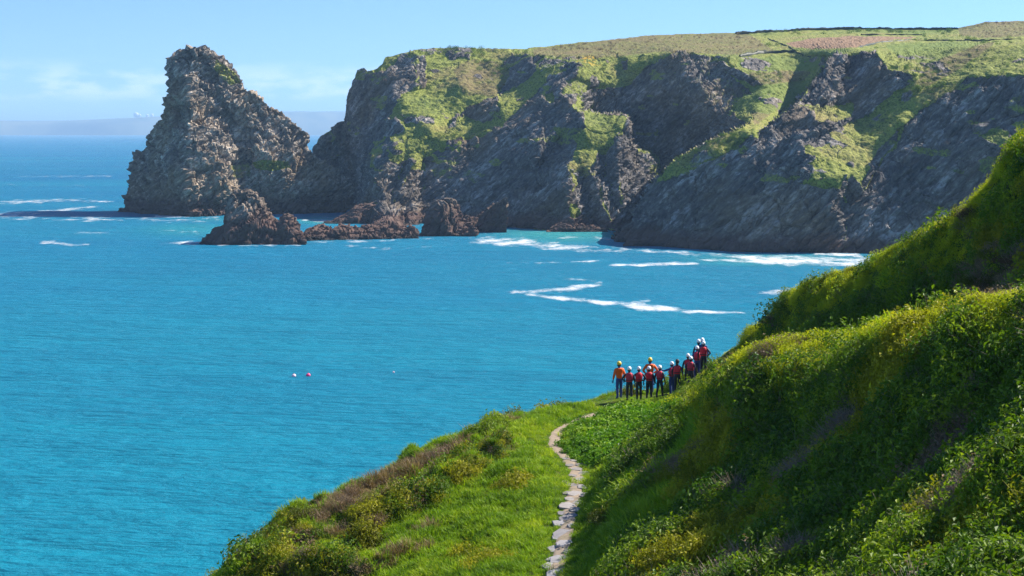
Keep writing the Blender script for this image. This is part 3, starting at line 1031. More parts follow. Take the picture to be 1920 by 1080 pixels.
def ground_points():
    pts, edges = [], []

    def line(L, closed=False):
        s = len(pts)
        pts.extend(L)
        edges.extend((s + i, s + i + 1) for i in range(len(L) - 1))

    E = [P(*q) for q in EDGE]
    E = [(-17.0, 26, 20.0), (-13.5, 38, 22.4)] + E
    line(E)
    for off, drop in ((1.6, 0.9), (4.5, 5.0), (9.0, 14.0)):
        L = []
        for i, e in enumerate(E):
            a, b = E[max(i - 1, 0)], E[min(i + 1, len(E) - 1)]
            tx, ty = b[0] - a[0], b[1] - a[1]
            l = math.hypot(tx, ty)
            L.append((e[0] - ty / l * off, e[1] + tx / l * off, e[2] - drop))
        if off < 9:
            line(L)
        else:
            pts.extend(L)
    line([P(*q) for q in PATH])
    c1 = [P(*q) for q in CREST1]
    line(c1)
    # shoulder in front of the crest, then the steep face
    sh, md = [], []
    for i, c in enumerate(c1):
        a, b = c1[max(i - 1, 0)], c1[min(i + 1, len(c1) - 1)]
        tx, ty = b[0] - a[0], b[1] - a[1]
        l = math.hypot(tx, ty)
        k = min(1.0, i / 6.0)
        ox, oy = ty / l, -tx / l           # towards the path
        sh.append((c[0] + ox * 1.9 * k, c[1] + oy * 1.9 * k, c[2] - 0.50 * k))
        md.append((c[0] + ox * 3.2 * k, c[1] + oy * 3.2 * k, c[2] - 3.3 * k))
    line(sh[1:])
    line(md[2:])
    # foot of the bank
    foot = [(1072, 1120, 37.6), (1078, 1080, 39.5), (1090, 1020, 42.7), (1106, 950, 46.9), (1124, 905, 50.0), (1155, 862, 53.6), (1200, 812, 57.9), (1240, 778, 61.5)]
    line([P(*q) for q in foot])
    c2 = [P(*q) for q in CREST2]
    line(c2)
    sh2, f2, b1, b2, b3 = [], [], [], [], []
    for i, c in enumerate(c2):
        k = min(1.0, i / 4.0)
        sh2.append((c[0] - 0.7 * k, c[1] - 1.5 * k, c[2] - 0.42 * k))
        f2.append((c[0] - 1.4 * k, c[1] - 3.2 * k, c[2] - 3.3 * k))
        b1.append((c[0] + 1.5, c[1] + 1.5, c[2] - 0.7))
        b2.append((c[0] + 5, c[1] + 5, c[2] - 6))
        b3.append((c[0] + 12, c[1] + 14, c[2] - 22))
    line(sh2[2:])
    line(f2[3:])
    line(b1)
    pts.extend(b2 + b3)
    # hollow between the two ridges
    line([(9.6, 63.5, 28.5), (10.4, 60.5, 28.9), (11.2, 57.5, 29.3), (11.9, 54, 29.9), (12.6, 50.5, 30.8), (13.4, 47, 31.8), (14.3, 44, 33.2), (16.0, 39, 34.8), (18, 32, 36.5)])
    # ledge the walkers stand on
    pts.extend([P(1180, 754, 65.2), P(1220, 750, 66.3), P(1262, 748, 66.0), P(1295, 730, 65.2), P(1335, 712, 65.0), P(1120, 764, 64)])
    # left slope
    pts.extend([P(960, 940, 48.4), P(985, 860, 53.5), P(800, 1000, 48.2), P(650, 1060, 47.8), P(880, 1060, 43.6), P(760, 940, 52), P(880, 880, 53.6), P(560, 1050, 48.6),
                (-6.5, 40, 24.6), (-9, 32, 23.3), (-2, 38, 26.6), (-4, 30, 26.4)])
    # behind and around the camera, below the frame
    pts.extend([(1.2, 33, 27.8), (0.8, 28, 28.4), (0, 20, 30.5), (0, 10, 34.5), (0, 3, 37.8), (0, -6, 38.6), (6, 10, 35.5), (7, 20, 33.4), (5, 28, 30.6), (10, 26, 35.0), (14, 14, 39),
                (12, 2, 40), (24, 20, 41), (30, 4, 42), (24, 36, 39), (-8, 16, 28), (-9, 4, 33), (-20, 6, 24), (-22, -8, 26), (30, -8, 42)])
    # outer rim at the sea
    pts.extend([(-42, -10, -3), (-40, 20, -3), (-34, 44, -3), (-24, 62, -3), (-10, 84, -3), (4, 96, -3), (24, 100, -3), (44, 92, -3), (60, 80, -3), (64, 40, 20), (64, -10, 30),
                (40, 60, 16), (44, 30, 36)])
    return pts, edges


G_X0, G_X1, G_Y0, G_Y1, G_S = -42.0, 60.0, -10.0, 96.0, 0.2


def raster_ground():
    pts, edges = ground_points()
    vs, es, fs, ov, oe, of = delaunay_2d_cdt([Vector((p[0], p[1])) for p in pts], edges, [], 0, 1e-4)
    zs = np.zeros(len(vs))
    for i, src in enumerate(ov):
        if src:
            zs[i] = np.mean([pts[k][2] for k in src])
        else:      # an intersection of two lines: nearest point
            dd = [(vs[i][0] - p[0]) ** 2 + (vs[i][1] - p[1]) ** 2 for p in pts]
            zs[i] = pts[int(np.argmin(dd))][2]
    xs = np.arange(G_X0, G_X1 + 1e-6, G_S)
    ys = np.arange(G_Y0, G_Y1 + 1e-6, G_S)
    Z = np.full((len(ys), len(xs)), -3.0)
    for f in fs:
        a, b, c = (np.array((vs[k][0], vs[k][1], zs[k])) for k in f)
        x0, x1 = min(a[0], b[0], c[0]), max(a[0], b[0], c[0])
        y0, y1 = min(a[1], b[1], c[1]), max(a[1], b[1], c[1])
        i0, i1 = np.searchsorted(xs, x0 - 1e-6), np.searchsorted(xs, x1 + 1e-6)
        j0, j1 = np.searchsorted(ys, y0 - 1e-6), np.searchsorted(ys, y1 + 1e-6)
        if i1 <= i0 or j1 <= j0:
            continue
        X, Y = np.meshgrid(xs[i0:i1], ys[j0:j1])
        den = (b[1] - c[1]) * (a[0] - c[0]) + (c[0] - b[0]) * (a[1] - c[1])
        if abs(den) < 1e-9:
            continue
        w0 = ((b[1] - c[1]) * (X - c[0]) + (c[0] - b[0]) * (Y - c[1])) / den
        w1 = ((c[1] - a[1]) * (X - c[0]) + (a[0] - c[0]) * (Y - c[1])) / den
        w2 = 1 - w0 - w1
        k = (w0 >= -1e-6) & (w1 >= -1e-6) & (w2 >= -1e-6)
        Z[j0:j1, i0:i1][k] = (w0 * a[2] + w1 * b[2] + w2 * c[2])[k]
    ker = np.exp(-0.5 * (np.arange(-6, 7) / 2.2) ** 2)
    ker /= ker.sum()
    for ax in (0, 1):
        Zp = np.pad(Z, [(6, 6) if a == ax else (0, 0) for a in (0, 1)], mode='edge')
        Z = sum(k * np.take(Zp, np.arange(i, i + Z.shape[ax]), axis=ax) for i, k in enumerate(ker))
    return xs, ys, Z


GXS, GYS, GZ0 = raster_ground()


def pxpy(X, Y, Z):
    yy = np.maximum(Y, 0.5)
    return 960 + X / yy * F, HOR + (EYE - Z) / yy * F


PATH_XY = np.array([P(*q)[:2] for q in PATH])


def dist_poly(X, Y, L):
    best = np.full(np.shape(X), 1e9)
    for (x0, y0), (x1, y1) in zip(L[:-1], L[1:]):
        dx, dy = x1 - x0, y1 - y0
        t = np.clip(((X - x0) * dx + (Y - y0) * dy) / (dx * dx + dy * dy), 0, 1)
        best = np.minimum(best, np.hypot(X - x0 - t * dx, Y - y0 - t * dy))
    return best


C1_XY = np.array([P(*q)[:2] for q in CREST1])
C2_XY = np.array([P(*q)[:2] for q in CREST2])
E_XY = np.array([P(*q)[:2] for q in EDGE])

# patches of cover, traced on the photograph: verge grass, dry heath, dark scrub, herbs
Z_HEATH = [(575, 968), (640, 932), (720, 895), (800, 857), (860, 822), (930, 790), (985, 775), (925, 815), (860, 858), (780, 893), (700, 930), (640, 968), (600, 985)]
Z_HEATH2 = [(640, 1090), (690, 1050), (770, 1000), (830, 965), (850, 980), (790, 1030), (720, 1080), (690, 1090)]
Z_SCRUB = [(430, 1090), (500, 1005), (560, 965), (615, 955), (650, 975), (740, 925), (870, 858), (945, 822), (955, 850), (890, 900), (790, 960), (700, 1020), (620, 1090)]
Z_HERB = [(1062, 800), (1110, 778), (1160, 758), (1262, 752), (1262, 790), (1190, 850), (1120, 880), (1090, 870), (1060, 850), (1045, 830)]


def zones(X, Y, Z):
    V = np.stack([X, Y, Z], -1)
    px, py = pxpy(X, Y, Z)
    jx = 14 * vnoise(V, 1.6, 301) + 8 * vnoise(V, 0.6, 302)
    jy = 9 * vnoise(V, 1.6, 303) + 5 * vnoise(V, 0.6, 304)
    qx, qy = px + jx, py + jy
    front = Y > 12
    heath = (inpoly(qx, qy, Z_HEATH) | inpoly(qx, qy, Z_HEATH2)) & front
    scrub = inpoly(qx, qy, Z_SCRUB) & front & ~heath
    herb = inpoly(qx, qy, Z_HERB) & front
    return heath, scrub, herb, px, py


def build_ground():
    X, Y = np.meshgrid(GXS, GYS)
    V = np.stack([X, Y, GZ0], -1)
    heath, scrub, herb, px, py = zones(X, Y, GZ0)
    dp = dist_poly(X, Y, PATH_XY)
    # which side of the foot line: the bank right of the path
    pth_x = np.interp(Y, PATH_XY[:, 1], PATH_XY[:, 0])
    bank = sstep(1.0, 2.6, X - pth_x - sstep(52, 62, Y) * 2.5) * (1 - herb) * sstep(70, 60, Y + 0 * X)
    bank = np.where((X > 8) | (Y < 38), np.maximum(bank, sstep(2.0, 4.5, X)), bank)
    flat = vnoise(V * [1, 1, 0], 5, 61)
    lump = np.maximum(0, fbm(V * [1, 1, 0.6], 2.2, 3, 0.55, 71) + 0.15)
    lump2 = np.maximum(0, fbm(V * [1, 1, 0.6], 0.9, 3, 0.55, 72) + 0.1)
    big = fbm(V * [1, 1, 0.3], 4.5, 2, 0.5, 73)
    h = 0.10 * vnoise(V * [1, 1, 0], 1.3, 75) + 0.05 * vnoise(V * [1, 1, 0], 0.5, 76)
    h = h + bank * (1.0 * lump + 0.5 * lump2 + 0.55 * big)
    h = h + (scrub * 1.0) * (1.0 * lump + 0.55 * lump2)
    h = h + (heath * 1.0) * (0.65 * lump + 0.45 * lump2)
    h = h + (1 - bank) * sstep(0.5, 1.6, dp) * (1 - herb) * (0.22 * lump + 0.16 * lump2)
    h = h + herb * (0.25 * lump2 + 0.12 * lump)
    edge_d = np.minimum(np.minimum(dist_poly(X, Y, C1_XY), dist_poly(X, Y, C2_XY)), dist_poly(X, Y, E_XY))
    c1d = dist_poly(X, Y, C1_XY)
    h = h * np.where(dist_poly(X, Y, C2_XY) < 2.0, 0.85, np.where(c1d < 3.0, 0.22 + 0.78 * sstep(0.6, 3.0, c1d), 0.5 + 0.5 * sstep(0.2, 2.0, edge_d)))
    h = h * sstep(0.35, 1.1, dp) - 0.07 * sstep(0.9, 0.4, dp)
    Z = GZ0 + h
    # the walkers' ledge is trodden flat
    led = sstep(2.6, 1.2, np.hypot((X - 6.6) / 1.6, Y - 66.2))
    Z = Z * (1 - led) + (GZ0 + 0.25 * h) * led
    rocky = fbm(V, (3, 3, 3), 4, 0.55, 81)
    low = sstep(22, 14, GZ0)
    Z = Z + low * 0.8 * rocky
    return X, Y, Z, heath, scrub, herb, bank, dp


GX, GY, GZ, G_HEATH, G_SCRUB, G_HERB, G_BANK, G_DP = build_ground()


def ground_z(x, y):
    return bil(GZ, (np.asarray(y, float) - G_Y0) / G_S, (np.asarray(x, float) - G_X0) / G_S)


def ground_n(x, y, e=0.35):
    dx = (ground_z(np.asarray(x) + e, y) - ground_z(np.asarray(x) - e, y)) / (2 * e)
    dy = (ground_z(x, np.asarray(y) + e) - ground_z(x, np.asarray(y) - e)) / (2 * e)
    n = np.stack([-dx, -dy, np.ones_like(dx)], -1)
    return n / np.linalg.norm(n, axis=-1, keepdims=True)


def hit_ground(px, py, d0=18.0, d1=80.0):
    """first point of the hillside along a sight line, to plant things where they grow"""
    ds = np.arange(d0, d1, 0.1)
    x, y = (px - 960) / F * ds, ds
    z = EYE - (py - HOR) / F * ds
    k = np.nonzero(ground_z(x, y) >= z)[0]
    if len(k) == 0:
        return None
    i = k[0]
    return (float(x[i]), float(y[i]), float(ground_z(x[i], y[i])))


def ground_material():
    m, t = new_mat('hillside_soil_and_thatch')
    o = N(t, 'ShaderNodeOutputMaterial')
    b = N(t, 'ShaderNodeBsdfPrincipled')
    g = N(t, 'ShaderNodeNewGeometry')
    pos = g.outputs['Position']
    n1 = noise_node(t, pos, 0.9, 5, 0.6)
    n2 = noise_node(t, pos, 7.0, 4, 0.65)
    gr = ramp(t, n1, [(0.35, (0.020, 0.042, 0.006)), (0.5, (0.05, 0.095, 0.010)), (0.66, (0.085, 0.095, 0.016))])
    gr = mixc(t, rng(t, n2, 0.35, 0.7), gr, mixc(t, n1, (0.015, 0.03, 0.004), (0.09, 0.12, 0.012)))
    gr = mixc(t, attr_node(t, 'heath'), gr, mixc(t, n2, (0.05, 0.03, 0.014), (0.16, 0.10, 0.05)))
    gr = mixc(t, attr_node(t, 'bare'), gr, mixc(t, n2, (0.10, 0.075, 0.055), (0.24, 0.19, 0.14)))
    t.links.new(gr, b.inputs['Base Color'])
    b.inputs['Roughness'].default_value = 0.95
    b.inputs['Specular IOR Level'].default_value = 0.1
    bp = N(t, 'ShaderNodeBump')
    bp.inputs['Strength'].default_value = 0.8
    bp.inputs['Distance'].default_value = 0.08
    t.links.new(n2, bp.inputs['Height'])
    t.links.new(bp.outputs[0], b.inputs['Normal'])
    t.links.new(b.outputs[0], o.inputs[0])
    return m


def emit_ground():
    V = np.stack([GX, GY, GZ], -1)
    me = mesh_np('hillside', V.reshape(-1, 3), grid_faces(*GX.shape))
    low = sstep(21, 15, GZ)
    attr(me, 'heath', G_HEATH * 0.8)
    attr(me, 'bare', np.maximum(low, 0.0))
    tag(link('hillside', me, ground_material()), kind='structure')
    # trodden path: a thin worn strip draped on the ground
    L = PATH_XY
    seg = np.concatenate([[0], np.cumsum(np.hypot(*np.diff(L, axis=0).T))])
    ss = np.arange(0, seg[-1], 0.12)
    cx, cy = np.interp(ss, seg, L[:, 0]), np.interp(ss, seg, L[:, 1])
    k = np.exp(-0.5 * (np.arange(-14, 15) / 6.0) ** 2)
    k /= k.sum()
    cx = np.convolve(np.pad(cx, 14, 'edge'), k, 'valid')
    cy = np.convolve(np.pad(cy, 14, 'edge'), k, 'valid')
    tx, ty = np.gradient(cx), np.gradient(cy)
    l = np.hypot(tx, ty)
    nx, ny = ty / l, -tx / l
    us = np.linspace(-1, 1, 15)
    rows = []
    fade = sstep(seg[-1], seg[-1] - 2.2, ss)
    for u in us:
        w = (0.29 + 0.06 * np.array([vnoise(np.array([a, u * 2.0, 0.0]), 0.8, 5) for a in ss])) * u * (0.25 + 0.75 * fade)
        x, y = cx + nx * w, cy + ny * w
        rows.append(np.stack([x, y, ground_z(x, y) + 0.02 - 0.05 * abs(u) ** 4 + 0.012 * vnoise(np.stack([x, y, 0 * x], -1), 0.15, 8)], -1))
    V = np.array(rows)
    m, t = new_mat('worn_earth')
    o = N(t, 'ShaderNodeOutputMaterial')
    b = N(t, 'ShaderNodeBsdfPrincipled')
    g = N(t, 'ShaderNodeNewGeometry')
    n2 = noise_node(t, g.outputs['Position'], 5.0, 5, 0.7)
    n3 = noise_node(t, g.outputs['Position'], 1.2, 3, 0.6)
    c = mixc(t, n2, (0.13, 0.095, 0.065), (0.36, 0.28, 0.20))
    c = mixc(t, rng(t, n3, 0.55, 0.7, 0, 0.5), c, (0.10, 0.10, 0.03))
    t.links.new(c, b.inputs['Base Color'])
    b.inputs['Roughness'].default_value = 0.95
    t.links.new(b.outputs[0], o.inputs[0])
    tag(link('path', mesh_np('path', V.reshape(-1, 3), grid_faces(*V.shape[:2])), m), kind='structure')
    return cx, cy, ss


PCX, PCY, PSS = emit_ground()


# flat slate slabs laid on the lower path
def build_slabs():
    mats = [plain('slate_slab_sunlit', (0.22, 0.205, 0.195), 0.7, 0.4, 0.35, 6.0, True), plain('slate_slab_shaded', (0.22, 0.215, 0.225), 0.65, 0.4, 0.35, 6.0, True)]  # one slate twice: warm sunlit tone and bluish shade tone painted in
    spots = [  # px, py, width, length, turn
        (1046, 1078, .62, .50, 10), (1030, 1062, .42, .36, 50), (1052, 1050, .66, .46, -15), (1040, 1030, .50, .40, 30), (1060, 1022, .56, .44, 0), (1058, 1002, .70, .60, 20),
        (1050, 984, .45, .45, 70), (1068, 972, .60, .52, -30), (1064, 950, .58, .56, 15), (1084, 944, .40, .36, 60), (1078, 928, .52, .46, 5), (1064, 926, .36, .34, 40),
        (1072, 912, .42, .40, 80), (1092, 915, .38, .42, -10), (1088, 900, .50, .44, 25), (1074, 894, .34, .36, 10), (1096, 888, .42, .42, -35), (1080, 882, .46, .38, 0),
        (1068, 874, .36, .34, 45), (1090, 874, .44, .36, 15), (1060, 862, .30, .30, 0), (1104, 903, .30, .34, 30),
             (1034, 1052, .34, .3, 20), (1066, 1036, .32, .3, 60), (1046, 1008, .34, .36, 10), (1072, 988, .3, .34, 40), (1052, 964, .3, .3, 70), (1078, 958, .36, .34, 0),
             (1068, 938, .36, .34, 20), (1094, 930, .3, .34, 45), (1060, 904, .28, .3, 15), (1076, 866, .3, .26, 5)]
    for i, (px, py, w, l, tr) in enumerate(spots):
        p = hit_ground(px, py, 30)
        rr = random.Random(900 + i)
        k = rr.randint(5, 7)
        out = []
        for j in range(k):
            a = 2 * math.pi * (j + rr.uniform(-.28, .28)) / k + R(tr)
            q = 0.5 / max(abs(math.cos(a)), abs(math.sin(a))) ** 0.55 * rr.uniform(.86, 1.1)
            out.append((math.cos(a) * q * w * 1.08, math.sin(a) * q * l * 1.25))
        th = 0.05
        bm = bmesh.new()
        f = bm.faces.new([bm.verts.new((x, y, 0)) for x, y in out])
        r = bmesh.ops.extrude_face_region(bm, geom=[f])
        top = [v for v in r['geom'] if isinstance(v, bmesh.types.BMVert)]
        for v in top: v.co.z += th + rr.uniform(-.008, .008)
        bmesh.ops.recalc_face_normals(bm, faces=bm.faces)
        bmesh.ops.bevel(bm, geom=[e for e in bm.edges if all(v in top for v in e.verts)], offset=0.018, segments=2, affect='EDGES')
        me = bpy.data.meshes.new('paving_stone')
        bm.to_mesh(me)
        bm.free()
        o = link('paving_stone', me, mats[0 if py < 960 else 1])
        o.location = (p[0], p[1], float(ground_z(p[0], p[1])) - rr.uniform(0.0, 0.025))
        n = ground_n(p[0], p[1], 0.3)
        q = Vector((n[0], n[1], n[2])).to_track_quat('Z', 'Y').to_euler()
        o.rotation_euler = (q.x * 0.6, q.y * 0.6, rr.uniform(-.2, .2))
        where = ('bluish slate slab in the shaded bottom stretch of the path', 'grey slate slab on the path where the shade of the bank begins',
                 'pale sunlit slate slab in the paved stretch of the path')[0 if py > 1010 else 1 if py > 940 else 2]
        tag(o, where, 'paving stone', 'stone paving the path')


build_slabs()
# ------------------------------------------------------------------ plants of the near hillside
def leaf_material(name, dark, mid, light, trans=0.35, warm=None):
    m, t = new_mat(name)
    o = N(t, 'ShaderNodeOutputMaterial')
    g = N(t, 'ShaderNodeNewGeometry')
    pos = g.outputs['Position']
    n1 = noise_node(t, pos, 0.55, 4, 0.6)
    n2 = noise_node(t, pos, 3.0, 3, 0.6)
    tint = attr_node(t, 'tint', 'INSTANCER')
    f = math_(t, 'ADD', math_(t, 'MULTIPLY', n1, 0.5), math_(t, 'MULTIPLY', tint, 0.5))
    c = ramp(t, f, [(0.22, dark), (0.5, mid), (0.78, light)])
    if warm is not None:
        c = mixc(t, rng(t, n2, 0.52, 0.66, 0, 0.8), c, warm)
    d = N(t, 'ShaderNodeBsdfPrincipled')
    d.inputs['Roughness'].default_value = 0.55
    d.inputs['Specular IOR Level'].default_value = 0.25
    t.links.new(c, d.inputs['Base Color'])
    tr = N(t, 'ShaderNodeBsdfTranslucent')
    t.links.new(mixc(t, 1.0, c, (1.0, 1.05, 0.55), 'MULTIPLY'), tr.inputs['Color'])
    mx = N(t, 'ShaderNodeMixShader')
    mx.inputs[0].default_value = trans
    t.links.new(d.outputs[0], mx.inputs[1])
    t.links.new(tr.outputs[0], mx.inputs[2])
    t.links.new(mx.outputs[0], o.inputs[0])
    return m


M_GRASS = leaf_material('grass_blade', (0.075, 0.165, 0.005), (0.20, 0.335, 0.007), (0.40, 0.48, 0.02), 0.45)
M_DRY = leaf_material('dry_grass_blade', (0.11, 0.075, 0.035), (0.24, 0.165, 0.085), (0.40, 0.30, 0.17), 0.3)
M_SCRUB = leaf_material('scrub_leaf', (0.034, 0.088, 0.006), (0.11, 0.195, 0.008), (0.30, 0.38, 0.015), 0.40)
M_OLIVE = leaf_material('olive_leaf', (0.09, 0.11, 0.006), (0.235, 0.24, 0.010), (0.46, 0.42, 0.02), 0.42)
M_SUNLIT_RIM = leaf_material('sunlit_rim_leaf', (0.18, 0.23, 0.006), (0.40, 0.44, 0.010), (0.66, 0.62, 0.03), 0.48)  # brighter leaf for the crests: sunlight on the rim painted into the colour
M_HERB = leaf_material('herb_leaf', (0.045, 0.14, 0.006), (0.12, 0.27, 0.008), (0.26, 0.38, 0.02), 0.40)
M_HEATHER = leaf_material('heather_sprig', (0.10, 0.065, 0.035), (0.23, 0.15, 0.085), (0.38, 0.27, 0.17), 0.3)
M_TWIG = plain('bare_twig', (0.23, 0.18, 0.15), 0.85, 0.2, 0.3)
M_STEM = plain('woody_stem', (0.10, 0.075, 0.055), 0.9, 0.2, 0.3)


def blades(rs, n, h0, h1, spread, w, lean):
    v, f = [], []
    for i in range(n):
        a = rs.uniform(0, 2 * math.pi)
        r = spread * math.sqrt(rs.uniform(0, 1))
        x, y = r * math.cos(a), r * math.sin(a)
        b = rs.uniform(0, 2 * math.pi)
        ln = rs.uniform(0.1, 1) * lean
        h = rs.uniform(h0, h1)
        dx, dy = math.cos(b) * ln * h, math.sin(b) * ln * h
        tx, ty = -math.sin(b + rs.uniform(-.8, .8)) * w, math.cos(b) * w
        k = len(v)
        v += [(x - tx, y - ty, -0.05), (x + tx, y + ty, -0.05), (x + dx * .35 + tx * .8, y + dy * .35 + ty * .8, h * .55), (x + dx * .35 - tx * .8, y + dy * .35 - ty * .8, h * .55),
              (x + dx + tx * .15, y + dy + ty * .15, h * .95 - ln * h * .25), (x + dx - tx * .15, y + dy - ty * .15, h * .95 - ln * h * .25)]
        f += [(k, k + 1, k + 2, k + 3), (k + 3, k + 2, k + 4, k + 5)]
    return v, f


def leaves(rs, n, rad, hgt, size, inner=0.25, droop=0.2):
    """a cushion of leaves: each leaf two quads folded along its rib"""
    v, f = [], []
    for i in range(n):
        a = rs.uniform(0, 2 * math.pi)
        u = rs.uniform(0.0, 1.0)
        el = math.asin(u)
        rr = 1.0 if rs.random() > inner else rs.uniform(0.5, 0.95)
        rr *= 1 + 0.22 * math.sin(3 * a + 2.1 * u * 3) + rs.uniform(-.10, .10)
        p = Vector((rad * rr * math.cos(el) * math.cos(a), rad * rr * math.cos(el) * math.sin(a), hgt * rr * u))
        nrm = Vector((math.cos(el) * math.cos(a), math.cos(el) * math.sin(a), u + 0.25)).normalized()
        nrm = (nrm + Vector((rs.uniform(-1, 1), rs.uniform(-1, 1), rs.uniform(-1, 1))) * 0.75).normalized()
        t1 = nrm.orthogonal().normalized()
        t1 = Matrix.Rotation(rs.uniform(0, 2 * math.pi), 3, nrm) @ t1
        t2 = nrm.cross(t1)
        s = size * rs.uniform(0.6, 1.25)
        k = len(v)
        fold = nrm * s * 0.18
        v += [tuple(p - t1 * s), tuple(p + t2 * s * .5 + fold), tuple(p + t1 * s - nrm * s * droop), tuple(p - t2 * s * .5 + fold)]
        f += [(k, k + 1, k + 2, k + 3)]
    return v, f


def twigs(rs, n, rad, hgt, w):
    v, f = [], []
    for i in range(n):
        a = rs.uniform(0, 2 * math.pi)
        p = Vector((rs.uniform(-.1, .1) * rad, rs.uniform(-.1, .1) * rad, -0.05))
        d = Vector((math.cos(a) * rs.uniform(.1, 1) * rad, math.sin(a) * rs.uniform(.1, 1) * rad, hgt * rs.uniform(.6, 1)))
        for s in range(3):
            q = p + d / 3 + Vector((rs.uniform(-1, 1), rs.uniform(-1, 1), rs.uniform(-.4, .4))) * rad * 0.12
            t = (q - p).orthogonal().normalized() * w * (1 - s * .28)
            t2 = (q - p).normalized().cross(t)
            k = len(v)
            v += [tuple(p + t), tuple(p - t * .5 + t2 * .8), tuple(p - t * .5 - t2 * .8), tuple(q + t * .7), tuple(q - t * .35 + t2 * .6), tuple(q - t * .35 - t2 * .6)]
            f += [(k, k + 1, k + 4, k + 3), (k + 1, k + 2, k + 5, k + 4), (k + 2, k, k + 3, k + 5)]
            p = q
    return v, f


def proto(name, parts, coll):
    """parts: list of ((verts, faces), material)"""
    V, Fc, mi, mats = [], [], [], []
    for (v, f), m in parts:
        k = len(V)
        V += v
        Fc += [tuple(i + k for i in q) for q in f]
        mi += [len(mats)] * len(f)
        mats.append(m)
    me = mesh_np(name, V, Fc, False)
    for m in mats: me.materials.append(m)
    me.polygons.foreach_set('material_index', np.array(mi, dtype=np.int32))
    o = bpy.data.objects.new(name, me)
    coll.objects.link(o)
    return o


def make_protos():
    rs = random.Random(5)
    P_ = {}
    def coll(n):
        c = bpy.data.collections.new(n)
        P_[n] = c
        return c
    c = coll('grass_tufts')
    for i in range(5):
        proto('grass_tuft', [(blades(rs, 46, .10, .26, .20, .009, .9), M_GRASS)], c)
    c = coll('dry_tufts')
    for i in range(4):
        proto('dry_tuft', [(blades(rs, 44, .14, .42, .17, .007, .7), M_DRY)], c)
    c = coll('scrub_clumps')
    for i in range(5):
        proto('scrub_clump', [(leaves(rs, 190, .36, .38, .046), M_SCRUB), (twigs(rs, 8, .36, .46, .006), M_TWIG)], c)
    c = coll('olive_clumps')
    for i in range(5):
        proto('olive_clump', [(leaves(rs, 200, .33, .34, .040), M_OLIVE), (blades(rs, 12, .25, .5, .2, .010, .6), M_OLIVE)], c)
    c = coll('sunlit_rim_clumps')
    for i in range(4):
        proto('sunlit_rim_clump', [(leaves(rs, 200, .33, .32, .036), M_SUNLIT_RIM), (blades(rs, 12, .25, .45, .2, .010, .6), M_SUNLIT_RIM)], c)
    c = coll('herb_clumps')
    for i in range(4):
        proto('herb_clump', [(leaves(rs, 120, .32, .30, .060), M_HERB)], c)
    c = coll('heather_clumps')
    for i in range(4):
        proto('heather_clump', [(leaves(rs, 170, .28, .28, .024), M_HEATHER), (twigs(rs, 26, .32, .38, .005), M_TWIG)], c)
    c = coll('twig_clumps')
    for i in range(3):
        proto('twig_clump', [(twigs(rs, 46, .45, .50, .0065), M_TWIG), (leaves(rs, 60, .36, .36, .028), M_HEATHER)], c)
    return P_


PROTOS = make_protos()


